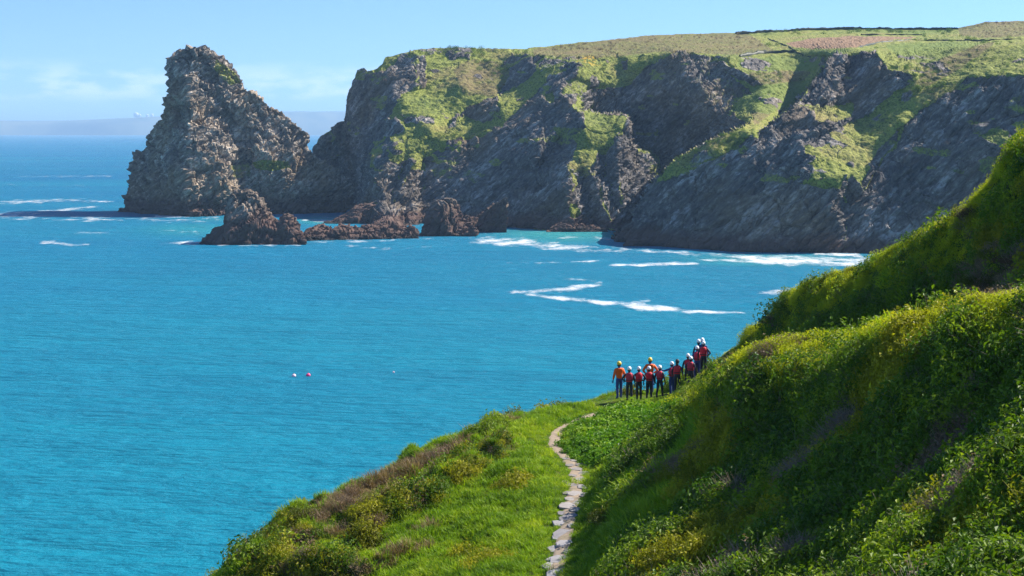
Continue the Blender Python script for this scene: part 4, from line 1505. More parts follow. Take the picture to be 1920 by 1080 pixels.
def scatter(name, coll, pts, nrm, scale, tint, upright=0.5, mat=None):
    n = len(pts)
    me = bpy.data.meshes.new(name)
    me.vertices.add(n)
    me.vertices.foreach_set('co', np.ascontiguousarray(pts, dtype=np.float32).ravel())
    up = nrm * (1 - upright) + np.array([0, 0, 1.0]) * upright
    up /= np.linalg.norm(up, axis=1, keepdims=True)
    rot = np.zeros((n, 3), dtype=np.float32)
    rot[:, 0] = np.arctan2(-up[:, 1], up[:, 2])
    rot[:, 1] = np.arcsin(np.clip(up[:, 0], -1, 1))
    a = me.attributes.new('rot', 'FLOAT_VECTOR', 'POINT')
    a.data.foreach_set('vector', rot.ravel())
    attr(me, 'spin', RNG.uniform(0, 6.283, n))
    attr(me, 'size', scale)
    attr(me, 'tint', tint)
    a = me.attributes.new('pick', 'INT', 'POINT')
    a.data.foreach_set('value', RNG.integers(0, 100, n).astype(np.int32))
    ob = link(name, me)
    ng = bpy.data.node_groups.new(name, 'GeometryNodeTree')
    ng.interface.new_socket('Geometry', in_out='INPUT', socket_type='NodeSocketGeometry')
    ng.interface.new_socket('Geometry', in_out='OUTPUT', socket_type='NodeSocketGeometry')
    gi = ng.nodes.new('NodeGroupInput')
    go = ng.nodes.new('NodeGroupOutput')
    ip = ng.nodes.new('GeometryNodeInstanceOnPoints')
    ci = ng.nodes.new('GeometryNodeCollectionInfo')
    ci.inputs['Collection'].default_value = coll
    ci.inputs['Separate Children'].default_value = True
    ci.inputs['Reset Children'].default_value = True

    def na(nm, ty):
        q = ng.nodes.new('GeometryNodeInputNamedAttribute')
        q.data_type = ty
        q.inputs['Name'].default_value = nm
        return q.outputs['Attribute']
    ip.inputs['Pick Instance'].default_value = True
    md = ng.nodes.new('ShaderNodeMath')
    md.operation = 'MODULO'
    md.inputs[1].default_value = len(coll.objects)
    ng.links.new(na('pick', 'INT'), md.inputs[0])
    er = ng.nodes.new('FunctionNodeEulerToRotation')
    ng.links.new(na('rot', 'FLOAT_VECTOR'), er.inputs[0])
    cx = ng.nodes.new('ShaderNodeCombineXYZ')
    ng.links.new(na('spin', 'FLOAT'), cx.inputs['Z'])
    er2 = ng.nodes.new('FunctionNodeEulerToRotation')
    ng.links.new(cx.outputs[0], er2.inputs[0])
    rr = ng.nodes.new('FunctionNodeRotateRotation')
    rr.rotation_space = 'LOCAL'
    ng.links.new(er.outputs[0], rr.inputs[0])
    ng.links.new(er2.outputs[0], rr.inputs[1])
    ng.links.new(gi.outputs[0], ip.inputs['Points'])
    ng.links.new(ci.outputs[0], ip.inputs['Instance'])
    ng.links.new(md.outputs[0], ip.inputs['Instance Index'])
    ng.links.new(rr.outputs[0], ip.inputs['Rotation'])
    ng.links.new(na('size', 'FLOAT'), ip.inputs['Scale'])
    ng.links.new(ip.outputs[0], go.inputs[0])
    md2 = ob.modifiers.new('grow', 'NODES')
    md2.node_group = ng
    tag(ob, kind='stuff')
    return ob


def plant_hillside():
    n = 420000
    # random points over the visible hillside, in plan
    x = RNG.uniform(-20, 26, n)
    y = RNG.uniform(14, 76, n)
    z = ground_z(x, y)
    px, py = pxpy(x, y, z)
    ok = (z > 12) & (px > 330) & (px < 2040) & (py < 1230) & (py > 180)
    x, y, z, px, py = x[ok], y[ok], z[ok], px[ok], py[ok]
    nr = ground_n(x, y)
    # leave out the slopes that fall away behind the ridges
    view = np.stack([x, y, z - EYE], -1)
    facing = -(view * nr).sum(1) / np.linalg.norm(view, axis=1)
    ok = facing > -0.30
    x, y, z, px, py, nr = (a[ok] for a in (x, y, z, px, py, nr))
    V = np.stack([x, y, z], -1)
    dp = dist_poly(x, y, PATH_XY)
    heath, scrub, herb, px, py = zones(x, y, z)
    ix = np.clip(((x - G_X0) / G_S).round().astype(int), 0, GX.shape[1] - 1)
    iy = np.clip(((y - G_Y0) / G_S).round().astype(int), 0, GX.shape[0] - 1)
    bank = G_BANK[iy, ix]
    p1 = vnoise(V, 2.6, 401) + 0.6 * vnoise(V, 1.0, 402)
    p2 = vnoise(V, 3.4, 411) + 0.6 * vnoise(V, 1.2, 412)
    p3 = vnoise(V, 1.8, 421) + 0.5 * vnoise(V, 0.7, 422)
    u = RNG.uniform(0, 1, len(x))
    d1 = dist_poly(x, y, C1_XY)
    d2 = dist_poly(x, y, C2_XY)
    crest = np.maximum(sstep(2.6, 1.6, d1), sstep(2.0, 1.2, d2)) * (bank > 0.3) * (np.abs(p3) < 1.1)
    near = np.clip(45.0 / y, 0.8, 2.0)          # nearer ground needs finer plants
    kind = np.full(len(x), 'grass', dtype=object)
    # bank: scrub with olive and twiggy patches, long grass low on the left
    bk = bank > 0.35
    kind[bk] = 'scrub'
    kind[bk & (p2 > 0.42)] = 'olive'
    kind[bk & (p1 > 0.72)] = 'twig'
    kind[bk & (p1 < -0.80)] = 'heather'
    low = bk & inpoly(px, py, [(1040, 1090), (1100, 930), (1240, 800), (1330, 760), (1340, 880), (1300, 980), (1200, 1010), (1120, 1090)]) & (p3 < 0.35)
    kind[low] = 'longgrass'
    h2 = bk & inpoly(px, py, [(1480, 600), (1640, 520), (1720, 470), (1740, 560), (1700, 610), (1600, 660), (1500, 650)]) & (p3 < -0.2)
    kind[h2] = 'longgrass'
    br = inpoly(px + 12 * vnoise(V, 1, 9), py + 9 * vnoise(V, 1, 10), [(1800, 520), (1840, 470), (1930, 440), (1940, 560), (1850, 590), (1800, 575)]) & (p3 > -0.5)
    kind[bk & br] = 'heather'
    kind[(crest > 0.5) & (u < 0.85)] = 'crest'
    q = RNG.uniform(-.35, .35, len(x)) + p3
    sc_, he_ = scrub & ~bk, heath & ~bk
    kind[sc_] = 'scrub'
    kind[sc_ & (RNG.uniform(0, 1, len(x)) < .5)] = 'olive'
    kind[sc_ & (q > -0.15)] = 'grass'
    kind[sc_ & (q > 0.55)] = 'olive'
    kind[sc_ & (q < -0.55)] = 'heather'
    kind[sc_ & (p2 + .4 * q > 0.75)] = 'dry'
    kind[he_] = 'dry'
    kind[he_ & (q > 0.35)] = 'heather'
    kind[he_ & (q < 0.0)] = 'grass'
    kind[he_ & (p2 > 0.55)] = 'scrub'
    vg = ~bk & ~scrub & ~heath & ~herb & (dp > 1.0)
    kind[vg & (q > 0.85)] = 'olive'
    kind[herb] = 'herb'
    kind[herb & (p3 > 0.55)] = 'grass'
    led = (np.hypot((x - 6.6) / 2.3, y - 66.2) < 2.3)
    bare = (dp < RNG.uniform(.16, .42, len(x)) + 0.10 * p3) & (y < 63.5)
    keep = ~bare
    dens = {'grass': 1.0, 'longgrass': .75, 'dry': 1.0, 'scrub': .50, 'olive': .50, 'herb': .62, 'heather': .62, 'twig': .22, 'crest': .9}
    size = {'grass': .85, 'longgrass': 1.45, 'dry': 1.0, 'scrub': 1.0, 'olive': .95, 'herb': .85, 'heather': .95, 'twig': 1.1, 'crest': .62}
    target = 95000.0 / max(1, keep.sum())
    out = {k: [] for k in dens}
    want = np.array([dens[k] for k in kind])
    base_p = 24.0 * 46 * 62 / n * 1.0            # about 24 plants per square metre
    pick = keep & (RNG.uniform(0, 1, len(x)) < want * np.clip(base_p * near ** 1.2 * 2.2, 0, 1))
    names = {'grass': ('verge_grass', 'grass_tufts', .35), 'longgrass': ('bank_grass', 'grass_tufts', .3), 'dry': ('dry_grass', 'dry_tufts', .6), 'scrub': ('low_scrub', 'scrub_clumps', .35),
             'olive': ('olive_scrub', 'olive_clumps', .35), 'herb': ('herbs', 'herb_clumps', .6), 'heather': ('heather', 'heather_clumps', .5), 'twig': ('dead_twigs', 'twig_clumps', .5),
             'crest': ('sunlit_ridge_cover', 'sunlit_rim_clumps', .5)}
    for k, (nm, cn, upr) in names.items():
        s = pick & (kind == k)
        c = int(s.sum())
        if c == 0:
            continue
        sc = size[k] * (RNG.uniform(.6, 1.1, c) + 0.9 * RNG.uniform(0, 1, c) ** 4) / np.clip(near[s], 1, 2) ** 0.45
        sc = np.where(led[s], sc * .35, sc)
        sc = np.where((d1[s] < 1.2) & (y[s] > 52), sc * .6, sc)
        sc = np.where((dp[s] < 0.9) & (bank[s] < .5), sc * 0.7, sc)
        tn = np.clip(0.5 + 0.22 * p2[s] + RNG.normal(0, .24, c), 0, 1)
        pts = V[s].copy()
        pts[:, 2] -= 0.03
        print('SCATTER', nm, c)
        scatter(nm, PROTOS[cn], pts, nr[s], sc, tn, upr)


plant_hillside()


# single shrubs that can be told apart
def make_shrub(px, py, rad, hgt, seed, mat, label, leaf=.04, n=1500, group=None, d0=30, bare=0.0):
    p = hit_ground(px, py, d0)
    if p is None:
        print('NO GROUND for shrub', px, py)
        return
    rs = random.Random(seed)
    root = bpy.data.objects.new('shrub', None)
    COL.objects.link(root)
    root.location = (p[0], p[1], p[2] - 0.05)
    root.empty_display_size = 0.3
    tag(root, label, 'shrub', group)
    st, sf = twigs(rs, 14, rad * .95, hgt * .9, .016)
    link('stems', mesh_np('stems', st, sf, False), M_STEM, root)
    V, Fc = [], []
    lobes = 9
    for i in range(lobes):
        a = rs.uniform(0, 2 * math.pi)
        r = rad * rs.uniform(.15, .72)
        c = Vector((r * math.cos(a), r * math.sin(a), hgt * rs.uniform(.12, .55)))
        v, f = leaves(rs, n // lobes, rad * rs.uniform(.32, .52), hgt * rs.uniform(.32, .5), leaf, .35)
        k = len(V)
        V += [(x + c.x, y + c.y, z + c.z) for x, y, z in v]
        Fc += [tuple(q + k for q in ff) for ff in f]
    link('foliage', mesh_np('foliage', V, Fc, False), mat, root)
    if bare > 0:
        v, f = twigs(rs, int(60 * bare), rad * 1.15, hgt * 1.12, .008)
        link('dead_twigs', mesh_np('dead_twigs', v, f, False), M_TWIG, root)


make_shrub(1815, 418, .55, .65, 1, M_HEATHER, 'rounded brown shrub on the skyline of the upper ridge', .03, 1500, None, 40, 1.0)
make_shrub(1838, 455, .60, .55, 2, M_HEATHER, 'brown shrub with pale twigs just below the rounded one on the upper ridge', .03, 1500, None, 40, 1.0)
make_shrub(1858, 492, .55, .50, 3, M_OLIVE, 'small yellow green shrub in the hollow between the two ridges', .035, 1400, None, 40, .3)
make_shrub(1905, 505, .75, .70, 4, M_HEATHER, 'big brown shrub at the right edge in the hollow behind the near bank', .03, 2200, None, 40, 1.3)
make_shrub(1835, 545, .65, .55, 5, M_OLIVE, 'mixed green and straw coloured shrub just above the near bank crest', .035, 1800, None, 40, .8)
make_shrub(1450, 612, .50, .50, 6, M_HEATHER, 'brown topped shrub at the left tip of the upper ridge', .03, 1300, None, 40, .8)
make_shrub(578, 972, .75, .55, 7, M_OLIVE, 'bright olive shrub at the outer end of the left slope', .035, 2200, None, 40, .2)
make_shrub(700, 985, .6, .5, 8, M_HEATHER, 'brown heather cushion on the left slope below the dry ridge', .028, 1800, None, 38, .6)
make_shrub(640, 1035, .55, .5, 9, M_SCRUB, 'dark green shrub near the bottom of the left slope', .04, 1800, None, 38, .2)
make_shrub(1130, 985, .55, .45, 10, M_OLIVE, 'sunlit yellow topped shrub on the bank beside the shaded paving', .035, 1800, None, 30, .2)
# ------------------------------------------------------------------ people
M_SUIT = plain('wetsuit_black', (0.022, 0.024, 0.035), 0.55, 0.3, 0.2)
M_SUITB = plain('wetsuit_blue', (0.035, 0.06, 0.20), 0.55, 0.3, 0.2)
M_SKIN = plain('skin', (0.55, 0.34, 0.25), 0.6, 0.3, 0.06)
M_SHOE = plain('shoe_rubber', (0.05, 0.04, 0.04), 0.7, 0.3, 0.2)
M_EYE = plain('eye_dark', (0.03, 0.02, 0.02), 0.4, 0.4, 0.0)
M_VEST = plain('vest_crimson', (0.50, 0.035, 0.065), 0.65, 0.25, 0.15)
M_VESTR = plain('vest_red', (0.58, 0.028, 0.045), 0.65, 0.25, 0.15)
M_ORANGE = plain('jacket_orange', (0.85, 0.13, 0.012), 0.6, 0.25, 0.12)
M_HWHITE = plain('helmet_white', (0.82, 0.83, 0.85), 0.3, 0.5, 0.02)
M_HYELL = plain('helmet_yellow', (0.85, 0.55, 0.03), 0.3, 0.5, 0.02)
M_STRAP = plain('strap_dark', (0.03, 0.03, 0.035), 0.6, 0.3, 0.1)
M_HAIR = plain('hair_dark', (0.035, 0.022, 0.015), 0.6, 0.3, 0.1)


def skin_mesh(name, verts, edges, radii, root, sub=1):
    me = bpy.data.meshes.new(name)
    me.from_pydata([tuple(v) for v in verts], edges, [])
    o = bpy.data.objects.new(name, me)
    COL.objects.link(o)
    m = o.modifiers.new('skin', 'SKIN')
    m.use_smooth_shade = True
    if not me.skin_vertices:
        bm = bmesh.new()
        bm.from_mesh(me)
        bm.verts.layers.skin.verify()
        bm.to_mesh(me)
        bm.free()
    for i, r in enumerate(radii):
        sv = me.skin_vertices[0].data[i]
        sv.radius = (r, r) if not isinstance(r, tuple) else r
        sv.use_root = (i == root)
    s = o.modifiers.new('sub', 'SUBSURF')
    s.levels = sub
    s.render_levels = sub
    dg = bpy.context.evaluated_depsgraph_get()
    out = bpy.data.meshes.new_from_object(o.evaluated_get(dg))
    bpy.data.objects.remove(o)
    bpy.data.meshes.remove(me)
    out.name = name
    return out


def dome(rx, ry, rz, z0=-0.25, seg=18, rings=8, thick=0.012):
    v, f = [], []
    for k in (1.0, None):
        pass
    prof = [(math.cos(a), math.sin(a)) for a in np.linspace(math.asin(z0), math.pi / 2 - 0.02, rings)]
    for c, s in prof:
        for j in range(seg):
            a = 2 * math.pi * j / seg
            v.append((rx * c * math.cos(a), ry * c * math.sin(a), rz * s))
    for i in range(rings - 1):
        for j in range(seg):
            f.append((i * seg + j, i * seg + (j + 1) % seg, (i + 1) * seg + (j + 1) % seg, (i + 1) * seg + j))
    top = len(v)
    v.append((0, 0, rz))
    for j in range(seg):
        f.append(((rings - 1) * seg + j, (rings - 1) * seg + (j + 1) % seg, top))
    # turned-in rim
    b = len(v)
    c, s = prof[0]
    for j in range(seg):
        a = 2 * math.pi * j / seg
        v.append(((rx * c - thick) * math.cos(a), (ry * c - thick) * math.sin(a), rz * s - thick))
    for j in range(seg):
        f.append((j, b + j, b + (j + 1) % seg, (j + 1) % seg))
    me = bpy.data.meshes.new('dome')
    me.from_pydata(v, [], f)
    for p in me.polygons: p.use_smooth = True
    return me


def ring_loft(name, rings, seg=20, cap=True):
    """rings: (cx, cy, z, rx, ry)"""
    v, f = [], []
    for cx, cy, z, rx, ry in rings:
        for j in range(seg):
            a = 2 * math.pi * j / seg
            ca, sa = math.cos(a), math.sin(a)
            q = (abs(ca) ** 2.6 + abs(sa) ** 2.6) ** (-1 / 2.6)
            v.append((cx + rx * ca * q, cy + ry * sa * q, z))
    n = len(rings)
    for i in range(n - 1):
        for j in range(seg):
            f.append((i * seg + j, i * seg + (j + 1) % seg, (i + 1) * seg + (j + 1) % seg, (i + 1) * seg + j))
    if cap:
        f.append(tuple(range(seg))[::-1])
        f.append(tuple((n - 1) * seg + j for j in range(seg)))
    me = bpy.data.meshes.new(name)
    me.from_pydata(v, [], f)
    for p in me.polygons: p.use_smooth = True
    return me


def make_person(px, py, d, label, heading=0, H=1.70, vest=M_VEST, jacket=None, helmet=M_HWHITE, suit=M_SUIT, arms=(0, 0), stride=0.0, lean=0.0, hair=False,
                headturn=0.0, planted=True):
    """heading 0 looks out to sea (away from the camera); arms: 0 hanging, 1 on hips, 2 folded in front, 3 pointing"""
    x, y, _ = P(px, py, d)
    z = float(ground_z(x, y)) + 0.01
    k = H * 0.955 / 1.75
    V, E, Rr = [], [], []

    def add(p, r, parent=None):
        V.append(Vector(p) * k)
        Rr.append((r[0] * k, r[1] * k) if isinstance(r, tuple) else r * k)
        if parent is not None: E.append((parent, len(V) - 1))
        return len(V) - 1
    L = lean
    pel = add((0, 0, .97), (.135, .105))
    sp = add((0, L * .3, 1.12), (.125, .095), pel)
    ch = add((0, L * .7, 1.30), (.155, .11), sp)
    nk0 = add((0, L * .95, 1.44), (.075, .07), ch)
    nk = add((0, L, 1.51), (.055, .055), nk0)
    h0 = add((0, L + .02, 1.575), (.068, .078), nk)
    h1 = add((0, L + .015, 1.66), (.080, .095), h0)
    h2 = add((0, L + .005, 1.735), (.062, .072), h1)
    ht = Matrix.Rotation(headturn, 3, 'Z')
    fwd = ht @ Vector((0, 1, 0))
    sid = ht @ Vector((1, 0, 0))
    hc = Vector((0, L + .015, 1.64))
    add(hc + fwd * .115 + Vector((0, 0, -.01)), (.013, .012), h1)                    # nose
    for s in (-1, 1): add(hc + sid * s * .092 + Vector((0, 0, -.01)), (.014, .010), h1)  # ears
    hands = []
    arm_pts = []
    for si, s in enumerate((-1, 1)):
        sh = add((s * .19, L * .9, 1.40), (.062, .062), ch)
        mode = arms[si]
        if mode == 0:
            el, wr, hd = (s * .27, L * .6 - .03, 1.13), (s * .29, L * .5 + .06, .90), (s * .285, L * .5 + .09, .82)
        elif mode == 1:
            el, wr, hd = (s * .37, L * .6 - .06, 1.16), (s * .21, L * .5 + .07, 1.02), (s * .155, L * .5 + .11, 1.00)
        elif mode == 2:
            el, wr, hd = (s * .27, L * .6 + .06, 1.15), (s * .08, L * .6 + .22, 1.20), (-s * .01, L * .6 + .22, 1.21)
        else:
            el, wr, hd = (s * .40, L * .6 + .10, 1.30), (s * .58, L * .6 + .20, 1.38), (s * .65, L * .6 + .24, 1.40)
        e = add(el, (.052, .052), sh)
        w = add(wr, (.031, .031), e)
        h = add(hd, (.036, .020), w)
        arm_pts.append([Vector((s * .10, L * .85, 1.41)), Vector((s * .19, L * .9, 1.40)), Vector(el), Vector(wr)])
        dr = (Vector(hd) - Vector(wr)).normalized()
        ax = dr.cross(Vector((0, 0, 1)) if abs(dr.z) < .8 else Vector((0, 1, 0))).normalized()
        for q, ln in ((-.027, .062), (-.009, .074), (.009, .070), (.026, .055)):
            b = add(Vector(hd) + dr * .035 + ax * q, .0085, h)
            m = add(Vector(hd) + dr * (.035 + ln * .55) + ax * q * 1.1, .0080, b)
            add(Vector(hd) + dr * (.035 + ln * .95) + ax * q * 1.1 + Vector((0, .018, 0)), .0070, m)
        t0 = add(Vector(hd) - dr * .01 + ax * -.036 + Vector((0, .012, 0)), .010, h)
        add(Vector(hd) + dr * .035 + ax * -.055 + Vector((0, .022, 0)), .0085, t0)
        hands.append(Vector(hd) * k)
    for s in (-1, 1):
        st = stride * s
        hp = add((s * .085, 0, .92), (.108, .108), pel)
        kn = add((s * .105, st * .45 + .02, .51), (.074, .076), hp)
        cf = add((s * .11, st * .7 - .01, .36), (.068, .072), kn)
        an = add((s * .115, st - .02, .095), (.048, .050), cf)
        he = add((s * .115, st - .05, .045), (.036, .036), an)
        add((s * .13, st + .15, .035), (.044, .026), an)
    me = skin_mesh('body', V, E, Rr, pel)
    # eyes and mouth sit on the face
    bm = bmesh.new()
    bm.from_mesh(me)
    nb = len(bm.verts)
    bm.faces.ensure_lookup_table()
    mi = {}
    for f in bm.faces:
        c = f.calc_center_median()
        zz = c.z / k
        if zz > 1.49 and abs(c.x) < .2 * k: f.material_index = 1
        elif min((c - hnd).length for hnd in hands) < .115 * k and zz < 1.5 and (min((c - hnd).length for hnd in hands) < .075 * k or zz < .84): f.material_index = 1
        elif zz < .085: f.material_index = 2
        else: f.material_index = 0
    for s, dz, sc in ((-1, .03, (.014, .008, .009)), (1, .03, (.014, .008, .009)), (0, -.055, (.024, .006, .006))):
        c = (hc + sid * s * .034 + fwd * (.092 if s else .094) + Vector((0, 0, dz))) * k
        r = bmesh.ops.create_uvsphere(bm, u_segments=8, v_segments=6, radius=1, matrix=Matrix.Translation(c) @ ht.to_4x4() @ Matrix.Diagonal((sc[0] * k, sc[1] * k, sc[2] * k, 1)))
        for v in r['verts']:
            for f in v.link_faces: f.material_index = 3
    bm.to_mesh(me)
    bm.free()
    for p in me.polygons: p.use_smooth = True
    for m in list(me.materials): pass
    me.materials.clear()
    for m in (suit, M_SKIN, M_SHOE, M_EYE): me.materials.append(m)
    root = bpy.data.objects.new('person', None)
    COL.objects.link(root)
    root.location = (x, y, z)
    root.rotation_euler = (0, 0, heading)
    root.empty_display_size = .3
    tag(root, label, 'person', 'walkers in helmets on the grassy ledge')
    link('body', me, None, root)
    # helmet
    hm = dome(.110 * k, .130 * k, .130 * k, -0.22)
    ho = link('helmet', hm, helmet, root)
    ho.location = Vector((0, L + .01, 1.675)) * k
    ho.rotation_euler = (0, 0, headturn)
    cs = ring_loft('chin_strap', [(0, 0, -.055, .089, .100), (0, .015, -.10, .080, .088), (0, .02, -.125, .068, .076)], 16, False)
    for v in cs.vertices: v.co *= k
    link('chin_strap', cs, M_STRAP, ho)
    if hair:
        hr = ring_loft('hair', [(0, L - .055, 1.60, .085, .06), (0, L - .075, 1.52, .07, .04), (0, L - .09, 1.42, .035, .022)], 14)
        for v in hr.vertices: v.co *= k
        link('hair', hr, M_HAIR, root)
    if jacket is not None:
        jv, je, jr = [], [], []
        def ja(p, r, par=None):
            jv.append(Vector(p) * k); jr.append((r[0] * k, r[1] * k) if isinstance(r, tuple) else r * k)
            if par is not None: je.append((par, len(jv) - 1))
            return len(jv) - 1
        a0 = ja((0, L * .1, .90), (.175, .145))
        a1 = ja((0, L * .3, 1.10), (.165, .135), a0)
        a2 = ja((0, L * .7, 1.30), (.185, .145), a1)
        a3 = ja((0, L * .95, 1.47), (.085, .085), a2)
        for ap in arm_pts:
            q = ja(ap[1], .078, a2)
            q = ja(ap[2], .064, q)
            ja(ap[3] + (ap[2] - ap[3]) * .12, .050, q)
        jm = skin_mesh('jacket', jv, je, jr, 0)
        jm.materials.clear()
        link('jacket', jm, jacket, root)
        vm = None
    if vest is not None:
        o = .022 if jacket is not None else 0
        vm = ring_loft('buoyancy_vest', [(0, L * .35, 1.02, .165 + o, .125 + o), (0, L * .38, 1.04, .180 + o, .142 + o), (0, L * .5, 1.16, .180 + o, .148 + o), (0, L * .7, 1.28, .190 + o, .152 + o),
                                         (0, L * .82, 1.37, .180 + o, .140 + o), (0, L * .92, 1.445, .145 + o, .105 + o), (0, L * .95, 1.475, .100, .085)])
        for v in vm.vertices: v.co *= k
        vo = link('buoyancy_vest', vm, vest, root)
        sm = ring_loft('waist_strap', [(0, L * .42, 1.085, .186 + o, .150 + o), (0, L * .42, 1.09, .192 + o, .156 + o), (0, L * .45, 1.12, .192 + o, .156 + o), (0, L * .45, 1.125, .186 + o, .150 + o)], 20, False)
        for v in sm.vertices: v.co *= k
        link('waist_strap', sm, M_STRAP, vo)
    return root


make_person(1161, 748, 66.3, 'person at the left end of the group in an orange jacket and yellow helmet', 0.25, 1.80, None, M_ORANGE, M_HYELL, M_SUITB, (0, 0), .08)
make_person(1180, 755, 65.0, 'person in a crimson vest next to the orange jacket at the left end', -.1, 1.64, M_VEST, None, M_HWHITE, M_SUIT, (1, 0), -.05)
make_person(1198, 752, 65.6, 'person in a red vest with bent elbows, between the two people in orange jackets', .15, 1.62, M_VESTR, None, M_HWHITE, M_SUIT, (1, 1), .05)
make_person(1219, 737, 68.6, 'person in an orange jacket and yellow helmet standing at the back behind the front row', .1, 1.82, None, M_ORANGE, M_HYELL, M_SUITB, (1, 1), .0)
make_person(1217, 749, 66.0, 'person in a red vest standing in front of the one in orange at the back', 0, 1.58, M_VESTR, None, M_HWHITE, M_SUIT, (0, 0), -.04)
make_person(1237, 749, 66.0, 'person in a pinkish red vest stepping sideways at the right end of the front row', -.5, 1.58, M_VEST, None, M_HWHITE, M_SUIT, (0, 0), .16)
make_person(1260, 746, 66.2, 'person in a crimson vest with an arm out, left of the dark haired one', .4, 1.62, M_VEST, None, M_HWHITE, M_SUITB, (3, 0), .06)
make_person(1270, 744, 65.2, 'dark haired person in a bright red vest half hidden by the grassy bank', -.3, 1.60, M_VESTR, None, M_STRAP, M_SUIT, (0, 0), .05, 0, True)
make_person(1290, 732, 65.4, 'person in a red vest seen waist up over the bank, left of the last cluster', -.2, 1.58, M_VESTR, None, M_HWHITE, M_SUIT, (0, 0), .0)
make_person(1295, 735, 64.6, 'shorter person in a pinkish vest close behind the one seen waist up over the bank', -.4, 1.52, M_VEST, None, M_HWHITE, M_SUIT, (0, 0), .0)
make_person(1307, 722, 66.4, 'person in a pale lilac and crimson vest at the left of the far right cluster', .1, 1.60, M_VEST, None, M_HWHITE, M_SUITB, (0, 0), .0)
make_person(1310, 708, 68.4, 'tall person in dark wetsuit at the back left of the far right cluster', 0, 1.74, None, None, M_HWHITE, M_SUIT, (0, 0), .0)
make_person(1317, 708, 68.2, 'tall person in dark wetsuit at the back right of the far right cluster', 0, 1.74, None, None, M_HWHITE, M_SUITB, (0, 0), .0)
make_person(1319, 720, 65.6, 'person in a bright red vest at the right end of the whole group', -.2, 1.62, M_VESTR, None, M_HWHITE, M_SUIT, (0, 1), .0)


# ------------------------------------------------------------------ floats in the bay
def make_buoy(px, py, r, mat, label):
    d = dsea(py)
    root = bpy.data.objects.new('buoy', None)
    COL.objects.link(root)
    root.location = ((px - 960) / F * d, d, 0)
    tag(root, label, 'buoy', 'floats in the bay')
    prof = [(-.6, .35), (-.45, .75), (-.1, 1.0), (.3, .98), (.65, .75), (.9, .4), (1.02, .2), (1.12, .18)]
    me = ring_loft('float', [(0, 0, z * r + .1, q * r, q * r) for z, q in prof])
    link('float', me, mat, root)
    link('mooring_eye', ring_loft('mooring_eye', [(0, 0, 1.12 * r + .1, .11 * r, .11 * r), (0, 0, 1.25 * r + .1, .2 * r, .07 * r), (0, 0, 1.38 * r + .1, .11 * r, .06 * r)]), M_STRAP, root)


M_PINK = plain('float_pink', (0.85, 0.06, 0.20), 0.4, 0.4, 0.05)
M_PALE = plain('float_pale_pink', (0.85, 0.55, 0.62), 0.4, 0.4, 0.05)
make_buoy(578, 705, .36, M_PINK, 'bright pink round float, the most vivid one in the bay')
make_buoy(551, 706, .34, M_PALE, 'pale pink float left of the vivid pink one')
make_buoy(738, 699, .17, M_PALE, 'tiny lone pink float further right in the open bay')
# ------------------------------------------------------------------ foam and breakers
def foam_material():
    m, t = new_mat('sea_foam')
    o = N(t, 'ShaderNodeOutputMaterial')
    g = N(t, 'ShaderNodeNewGeometry')
    pos = g.outputs['Position']
    n1 = noise_node(t, pos, 0.30, 7, 0.72, (0.5, 0.28, 1))
    n2 = noise_node(t, pos, 0.05, 3, 0.6, (1.0, 0.25, 1))
    a = attr_node(t, 'edge')
    f = math_(t, 'ADD', a, math_(t, 'MULTIPLY', math_(t, 'SUBTRACT', n1, 0.5), 2.6))
    f = math_(t, 'ADD', f, math_(t, 'MULTIPLY', math_(t, 'SUBTRACT', n2, 0.5), 1.3))
    f = rng(t, f, 0.42, 1.55, 0, 0.95)
    d = N(t, 'ShaderNodeBsdfDiffuse')
    d.inputs['Color'].default_value = (0.85, 0.87, 0.88, 1)
    tr = N(t, 'ShaderNodeBsdfTransparent')
    mx = N(t, 'ShaderNodeMixShader')
    t.links.new(f, mx.inputs[0])
    t.links.new(tr.outputs[0], mx.inputs[1])
    t.links.new(d.outputs[0], mx.inputs[2])
    t.links.new(mx.outputs[0], o.inputs[0])
    return m


